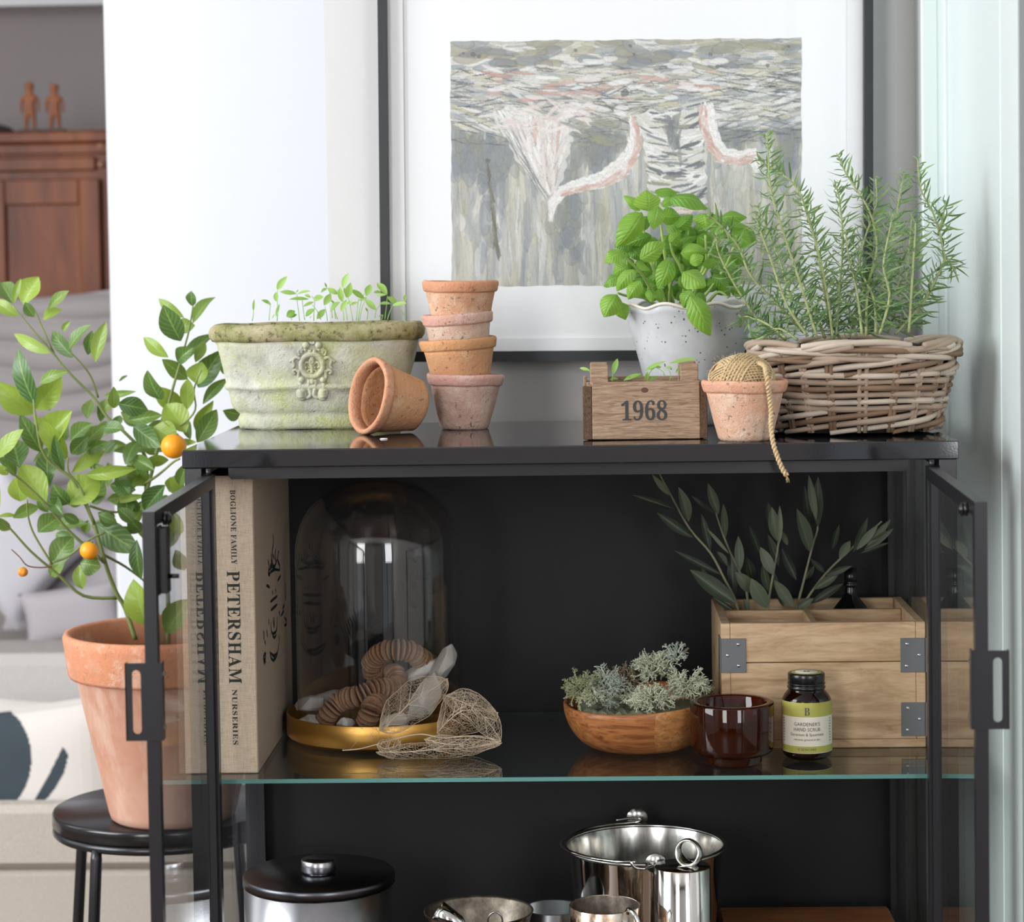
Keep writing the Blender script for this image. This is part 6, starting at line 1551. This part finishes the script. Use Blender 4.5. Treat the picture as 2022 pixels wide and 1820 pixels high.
# olive branches
ol = thing('olive_branches', 'cut olive branches with narrow grey green leaves standing in the divided box', 'branches', (.66, .325, zq))
st_ = MB(); OD = .306
OB = [([(1090, 900), (1060, 760), (1000, 640), (920, 490), (800, 350), (700, 170), (640, 60), (625, 20)], -.008), ([(1140, 900), (1120, 700), (1080, 590), (1010, 440), (960, 300), (940, 220)], .012), ([(1235, 900), (1240, 795), (1262, 650), (1300, 430), (1292, 300)], -.018), ([(1390, 900), (1405, 790), (1440, 650), (1490, 450), (1522, 330), (1505, 150)], .0), ([(1420, 900), (1440, 780), (1560, 610), (1680, 490), (1800, 380), (1880, 310)], .015)]
for pts, dy in OB: limb(st_, pts, .0019, .0009, CB, OD + dy, OD + dy - .03, 6)
st_.build('stems', plain('olive_twig', '8a8a70', .7), ol)
OLV = [(700,168,592,48,36,.75,-.035),(722,244,478,162,36,.05,-.03),(796,312,738,118,62,.45,-.035),(822,402,618,262,52,.08,-.02),(918,482,866,268,42,.1,-.0),(982,612,716,474,36,.05,-.005),(1062,772,804,582,90,.3,-.02),(962,272,904,98,52,.5,-.01),
(944,268,812,168,26,.05,.01),(1002,402,990,212,40,.35,-.012),(1022,492,898,350,20,.7,-.012),(1082,592,1074,394,52,.4,-.015),(1012,562,954,480,42,.15,0),(1052,732,1036,482,58,.08,.01),(1158,708,1058,594,72,.6,-.02),(1236,797,1148,630,86,.65,-.035),
(1290,420,1262,230,62,.55,-.05),(1302,442,1306,222,32,.95,-.055),(1272,612,1198,455,62,.6,-.045),(1242,702,1210,552,46,.2,-.02),(1382,792,1276,640,62,.6,-.02),(1476,482,1402,240,74,.45,-.02),(1352,444,1312,360,30,.6,-.04),(1512,302,1470,50,42,.7,-.03),
(1522,342,1522,60,58,.25,-.02),(1480,340,1446,110,44,.1,.0),(1400,640,1318,462,50,.05,.01),(1498,692,1640,604,48,.55,-.0),(1480,772,1662,660,46,.15,0),(1562,612,1712,560,36,.1,0),(1410,792,1492,744,46,.6,-.01),(1640,515,1702,420,50,.65,-.0),
(1060,820,930,735,30,.1,-.01),(1130,830,1108,748,34,.35,-.01),(1290,700,1268,590,40,.1,.01),(1200,500,1136,334,34,.05,.02),(1040,780,985,670,34,.4,-.01),(1300,560,1240,385,48,.15,.0),(1160,640,1120,510,54,.08,.01),(1440,640,1500,560,40,.1,.01),(1250,330,1242,205,40,.2,-.02),(1600,470,1640,330,36,.05,.02),
(1720,480,1800,290,44,.2,.0),(1738,470,1858,330,42,.8,-.01),(1795,450,1930,300,38,.75,-.005),(1780,470,1945,350,42,.3,0),(1760,490,1920,430,26,.1,.005),(1560,600,1480,520,34,.1,.02),(1330,790,1300,700,40,.2,.0),(900,640,860,560,30,.1,.0)]
lf = Leaves(); ko = 2.70 / FPX / 2.843
for (a, b, c_, d, wd, tn, dy) in OLV:
    Y = min(OD - .01 + dy, .36); lf.leaf(CB(a, b, Y), CB(c_, d, Y + U(-.012, .008)), wd * ko * 1.05, tn, nrm=V(U(-.3, .3), -1, U(-.1, .5)), fold=U(.05, .3), curl=U(-.04, .08), n=8, m=4, shape=.95)
lf.done('foliage', M['olive_leaf'], ol)

# ------------------------------------------------------------------ lower shelf: silver and steel
cax = at(630, 1730, .20).x; czt = at(630, 1722, .20).z
cn = thing('steel_canister', 'large round brushed steel canister with a flat lid on the lower shelf', 'canister', (cax, .200, ZL)); Xc = Matrix.Translation((cax, .200, ZL)); h = czt - ZL; Rc = .0868
M['brushed'] = brushed('brushed_steel', 'a3a2a6', .24, .5); M['lid_steel'] = brushed('dark_satin_lid', '5c5c62', .30, .2)
mb = MB(); mb.lathe([(0, .0002), (Rc - .003, .0002), (Rc - .001, .002), (Rc - .001, h - .012), (Rc - .003, h - .0115), (Rc - .003, h - .014), (0, h - .014)], 96, xf=Xc); mb.build('body', M['brushed'], cn)
mb = MB(); mb.lathe([(Rc - .003, h - .0112), (Rc, h - .0110), (Rc, h - .0015), (Rc - .0015, h), (0, h)], 96, xf=Xc); lid = mb.build('lid', M['lid_steel'], cn)
mb = MB(); mb.lathe([(.014, h), (.014, h + .002), (.0195, h + .0022), (.0200, h + .0030), (.0200, h + .0150), (.0190, h + .0160), (0, h + .0155)], 48, xf=Xc); mb.build('knob', M['brushed'], lid)

def bin_():
    t = NT('silver_inside_painted_streaks'); v = t.coord((60, 60, .6)); t.set(Base_Color=t.ramp(t.noise(v, 1.0, 4), [(.35, '8c8a86'), (.6, 'd8d6d0')]), Metallic=1.0, Roughness=t.ramp(t.noise(t.coord(), 20, 3), [(.3, .14), (.7, .24)])); return t.m  # bright upright reflection streaks are put into the base colour
M['bucket_in'] = bin_()
by_ = .235; bx_ = at(1273, 1668, by_); Rb = .0945; hb = bx_.z - ZL
bu = thing('silver_ice_bucket', 'polished silver ice bucket with a swing handle at the back of the lower shelf', 'bucket', (bx_.x, by_, ZL)); Xu = Matrix.Translation((bx_.x, by_, ZL))
mb = MB(); mb.lathe([(0, .0003), (.066, .0003), (.069, .004), (.0800, hb * .55), (.0862, hb - .030), (.0885, hb - .010), (.0905, hb - .001)], 96, xf=Xu); mb.build('body', M['chrome'], bu)
mb = MB(); mb.lathe([(.0903, hb), (.0878, hb - .010), (.0840, hb - .045), (.0780, hb * .5), (.068, .010), (.062, .006), (0, .005)], 96, xf=Xu); mb.build('inside', M['bucket_in'], bu)
mb = MB(); mb.tube([Xu @ V(.0918 * math.cos(a), .0918 * math.sin(a), hb + .0004) for a in [2 * PI * k / 96 for k in range(96)]], .0024, 10, closed=True); mb.build('rolled_rim', M['satin_steel'], bu)
CU_ = lambda x, y, Y: at(1040 + x / 3.888, 1560 + y / 3.888, Y)
mb = MB(); hp = [CU_(975, 580, by_ - .100), CU_(900, 600, by_ - .106), CU_(830, 590, by_ - .108), CU_(806, 555, by_ - .108), CU_(825, 548, by_ - .107), CU_(700, 548, by_ - .100), CU_(500, 520, by_ - .080), CU_(330, 470, by_ - .050), CU_(262, 410, by_ - .005), CU_(310, 365, by_ + .035), CU_(450, 300, by_ + .070), CU_(640, 265, by_ + .090), CU_(800, 248, by_ + .098), CU_(865, 238, by_ + .100), CU_(860, 215, by_ + .100), CU_(790, 214, by_ + .100), CU_(690, 230, by_ + .1)]
mb.tube(smooth_path(hp, 8), .0019, 8); mb.build('handle', M['chrome'], bu)
for x, y, Y, r_ in ((848, 212, by_ + .102, .0125), (990, 560, by_ - .098, .0115)):
    p = CU_(x, y, Y); mb = MB(); mb.lathe([(0, -.0007), (r_, -.0007), (r_, .0007), (0, .0007)], 40, xf=Matrix.Translation(p) @ Matrix.Rotation(PI / 2 + .15, 4, 'X')); mb.build('washer', M['satin_steel'], bu)
cy_ = .104; cx_ = at(1348, 1760, cy_).x; czz = at(1348, 1708, cy_).z; Rk = .0308
ck = thing('silver_shaker', 'tall polished silver cylinder with a ring on top, before the ice bucket', 'shaker', (cx_, cy_, ZL)); Xk = Matrix.Translation((cx_, cy_, ZL)); hk = czz - ZL
mb = MB(); mb.lathe([(0, .0003), (Rk - .002, .0003), (Rk, .002), (Rk, hk - .0012), (Rk - .0012, hk), (0, hk + .0008)], 80, xf=Xk); mb.build('body', M['chrome'], ck)
mb = MB(); rc_ = V(cx_ + .0075, cy_, czz + .0145); X_ = Matrix.Translation(rc_) @ Matrix.Rotation(-.55, 4, 'Z') @ Matrix.Rotation(.15, 4, 'Y') 
n1, n2 = 48, 12; vs = []
for i in range(n1):
    a = 2 * PI * i / n1; wdt = .0035 + .0055 * (.5 - .5 * math.sin(a)) ** 1.3; thk = .0016 + .0016 * (.5 - .5 * math.sin(a))
    for j in range(n2):
        b = 2 * PI * j / n2; rr = .0135 + thk * math.cos(b); vs.append(X_ @ V(rr * math.cos(a), wdt * math.sin(b), rr * math.sin(a)))
mb.add(vs, [(i * n2 + j, ((i + 1) % n1) * n2 + j, ((i + 1) % n1) * n2 + (j + 1) % n2, i * n2 + (j + 1) % n2) for i in range(n1) for j in range(n2)], True)
mb.build('ring_handle', M['chrome'], ck)
def tarn():
    t = NT('tarnished_silver'); v = t.coord(); c = t.ramp(t.noise(v, 40, 6, .65), [(.35, '8b6a52'), (.5, 'b7a08c'), (.65, 'd4ccc2')]); t.set(Base_Color=c, Metallic=1.0, Roughness=t.ramp(t.noise(v, 60, 5), [(.4, .12), (.6, .38)])); return t.m
M['tarnish'] = tarn()
def tdark():
    t = NT('dull_tarnished_inside'); v = t.coord(); c = t.ramp(t.noise(v, 45, 6, .65), [(.35, '5d5248'), (.5, '80756a'), (.65, 'a09688')]); t.set(Base_Color=c, Metallic=.9, Roughness=.42); return t.m
M['tarnish_dark'] = tdark()
my_ = .085; mx_ = at(1194, 1785, my_); Rm = .0385; hm = mx_.z - ZL
mg = thing('silver_mug', 'tarnished silver mug with a scrolled handle at the bottom edge, front of shelf', 'mug', (mx_.x, my_, ZL)); Xm = Matrix.Translation((mx_.x, my_, ZL))
mb = MB(); mb.lathe([(0, .0003), (Rm - .003, .0003), (Rm, .003), (Rm, hm - .001), (Rm - .0006, hm), (Rm - .0016, hm - .0004)], 80, xf=Xm); mb.build('body', M['tarnish'], mg)
mb = MB(); mb.lathe([(Rm - .0016, hm - .0004), (Rm - .0020, hm - .003), (Rm - .0020, .004), (0, .003)], 80, xf=Xm); mb.build('inside', M['tarnish_dark'], mg)
mb = MB(); hx_ = mx_.x + .026; yy = my_ - .030
mb.tube(smooth_path([V(hx_ - .002, yy + .004, mx_.z - .004), V(hx_ - .001, yy - .004, mx_.z + .0035), V(hx_ + .005, yy - .012, mx_.z + .001), V(hx_ + .010, yy - .016, mx_.z - .012), V(hx_ + .010, yy - .016, mx_.z - .034), V(hx_ + .002, yy - .003, mx_.z - .050)], 6), .0026, 8); mb.build('handle', M['chrome'], mg)
# footed silver bowl with a jigger and small things in it
sy2 = .120; sp = at(945, 1797, sy2); Rs = .0608; hs = sp.z - ZL
bw_ = thing('tarnished_silver_bowl', 'wide tarnished silver bowl at the bottom edge between canister and mug', 'bowl', (sp.x, sy2, ZL)); Xs = Matrix.Translation((sp.x, sy2, ZL))
mb = MB(); mb.lathe([(0, .0003), (.034, .0003), (.036, .004), (.018, .016), (.014, hs - .075), (.030, hs - .066), (.050, hs - .038), (Rs - .002, hs - .004), (Rs, hs)], 80, xf=Xs); mb.build('outside', M['tarnish'], bw_)
mb = MB(); mb.lathe([(Rs, hs), (Rs - .001, hs + .0008), (Rs - .0028, hs - .002), (.049, hs - .036), (.028, hs - .062), (0, hs - .066)], 80, xf=Xs); mb.build('inside', M['tarnish_dark'], bw_)
mb = MB(); p0 = at(885, 1812, sy2 - .02); X_ = Matrix.Translation(p0) @ Matrix.Rotation(-.95, 4, 'Y'); mb.lathe([(.0115, .014), (.0120, .0140), (.0105, -.012), (.0045, -.026), (0, -.026)], 40, xf=X_); mb.lathe([(.0115, .014), (.0095, -.010), (0, -.020)], 40, xf=X_)
tag(mb.build('silver_jigger', M['chrome']), 'small shiny metal cup tipped over inside the tarnished silver bowl', 'measuring cup')
mb = MB(); q0 = at(978, 1818, sy2); mb.tube([q0 + V(.008 * math.cos(a), 0, .010 * math.sin(a)) for a in [2 * PI * k / 28 for k in range(28)]], .0011, 7, closed=True); mb.tube([q0 + V(0, 0, -.010), q0 + V(-.004, .004, -.042)], .0013, 7)
tag(mb.build('wire_loop_handle', M['steel']), 'thin metal loop sticking up inside the tarnished silver bowl', 'utensil')
ty_ = .178; tp = at(1092, 1790, ty_); Rr = .0335
dt = thing('grey_metal_tin', 'dull grey metal tin between the silver bowl and the mug', 'tin', (tp.x, ty_, ZL)); Xt = Matrix.Translation((tp.x, ty_, ZL)); ht = tp.z - ZL
mb = MB(); mb.lathe([(0, .0003), (Rr - .001, .0003), (Rr, .002), (Rr, ht - .001), (Rr - .0005, ht), (Rr - .0030, ht - .001), (Rr - .0035, .004), (0, .003)], 64, xf=Xt); mb.build('body', plain('grey_tin', '77797c', .35, .9, var=.2, scale=30), dt)
# wooden box at the lower right
zx = at(1590, 1790, .33).z; xa = at(1419, 1790, .33).x; xb = at(1753, 1790, .33).x
M['box_wood'] = wood('orange_brown_box_wood', '7c4c2c', '96603a', 'a87248', .6, (1, 6, 6), .45, .1, 12)
wx = thing('low_wooden_box', 'low orange brown wooden box with a black knob at the bottom right', 'box', ((xa + xb) / 2, .22, ZL))
mb = MB(); mb.box((xa, .11, ZL + .0003), (xb, .33, zx - .012), bev=.002); mb.build('box_body', M['box_wood'], wx)
mb = MB(); mb.box((xa - .001, .108, zx - .0115), (xb + .001, .332, zx), bev=.003); ld = mb.build('lid', M['box_wood'], wx)
kp = at(1600, 1818, .21); mb = MB(); mb.lathe([(.003, 0), (.0035, .004), (.007, .007), (.0075, .010), (.005, .0125), (0, .013)], 24, xf=Matrix.Translation((kp.x, .20, zx))); mb.build('knob', M['black_plastic'], ld)
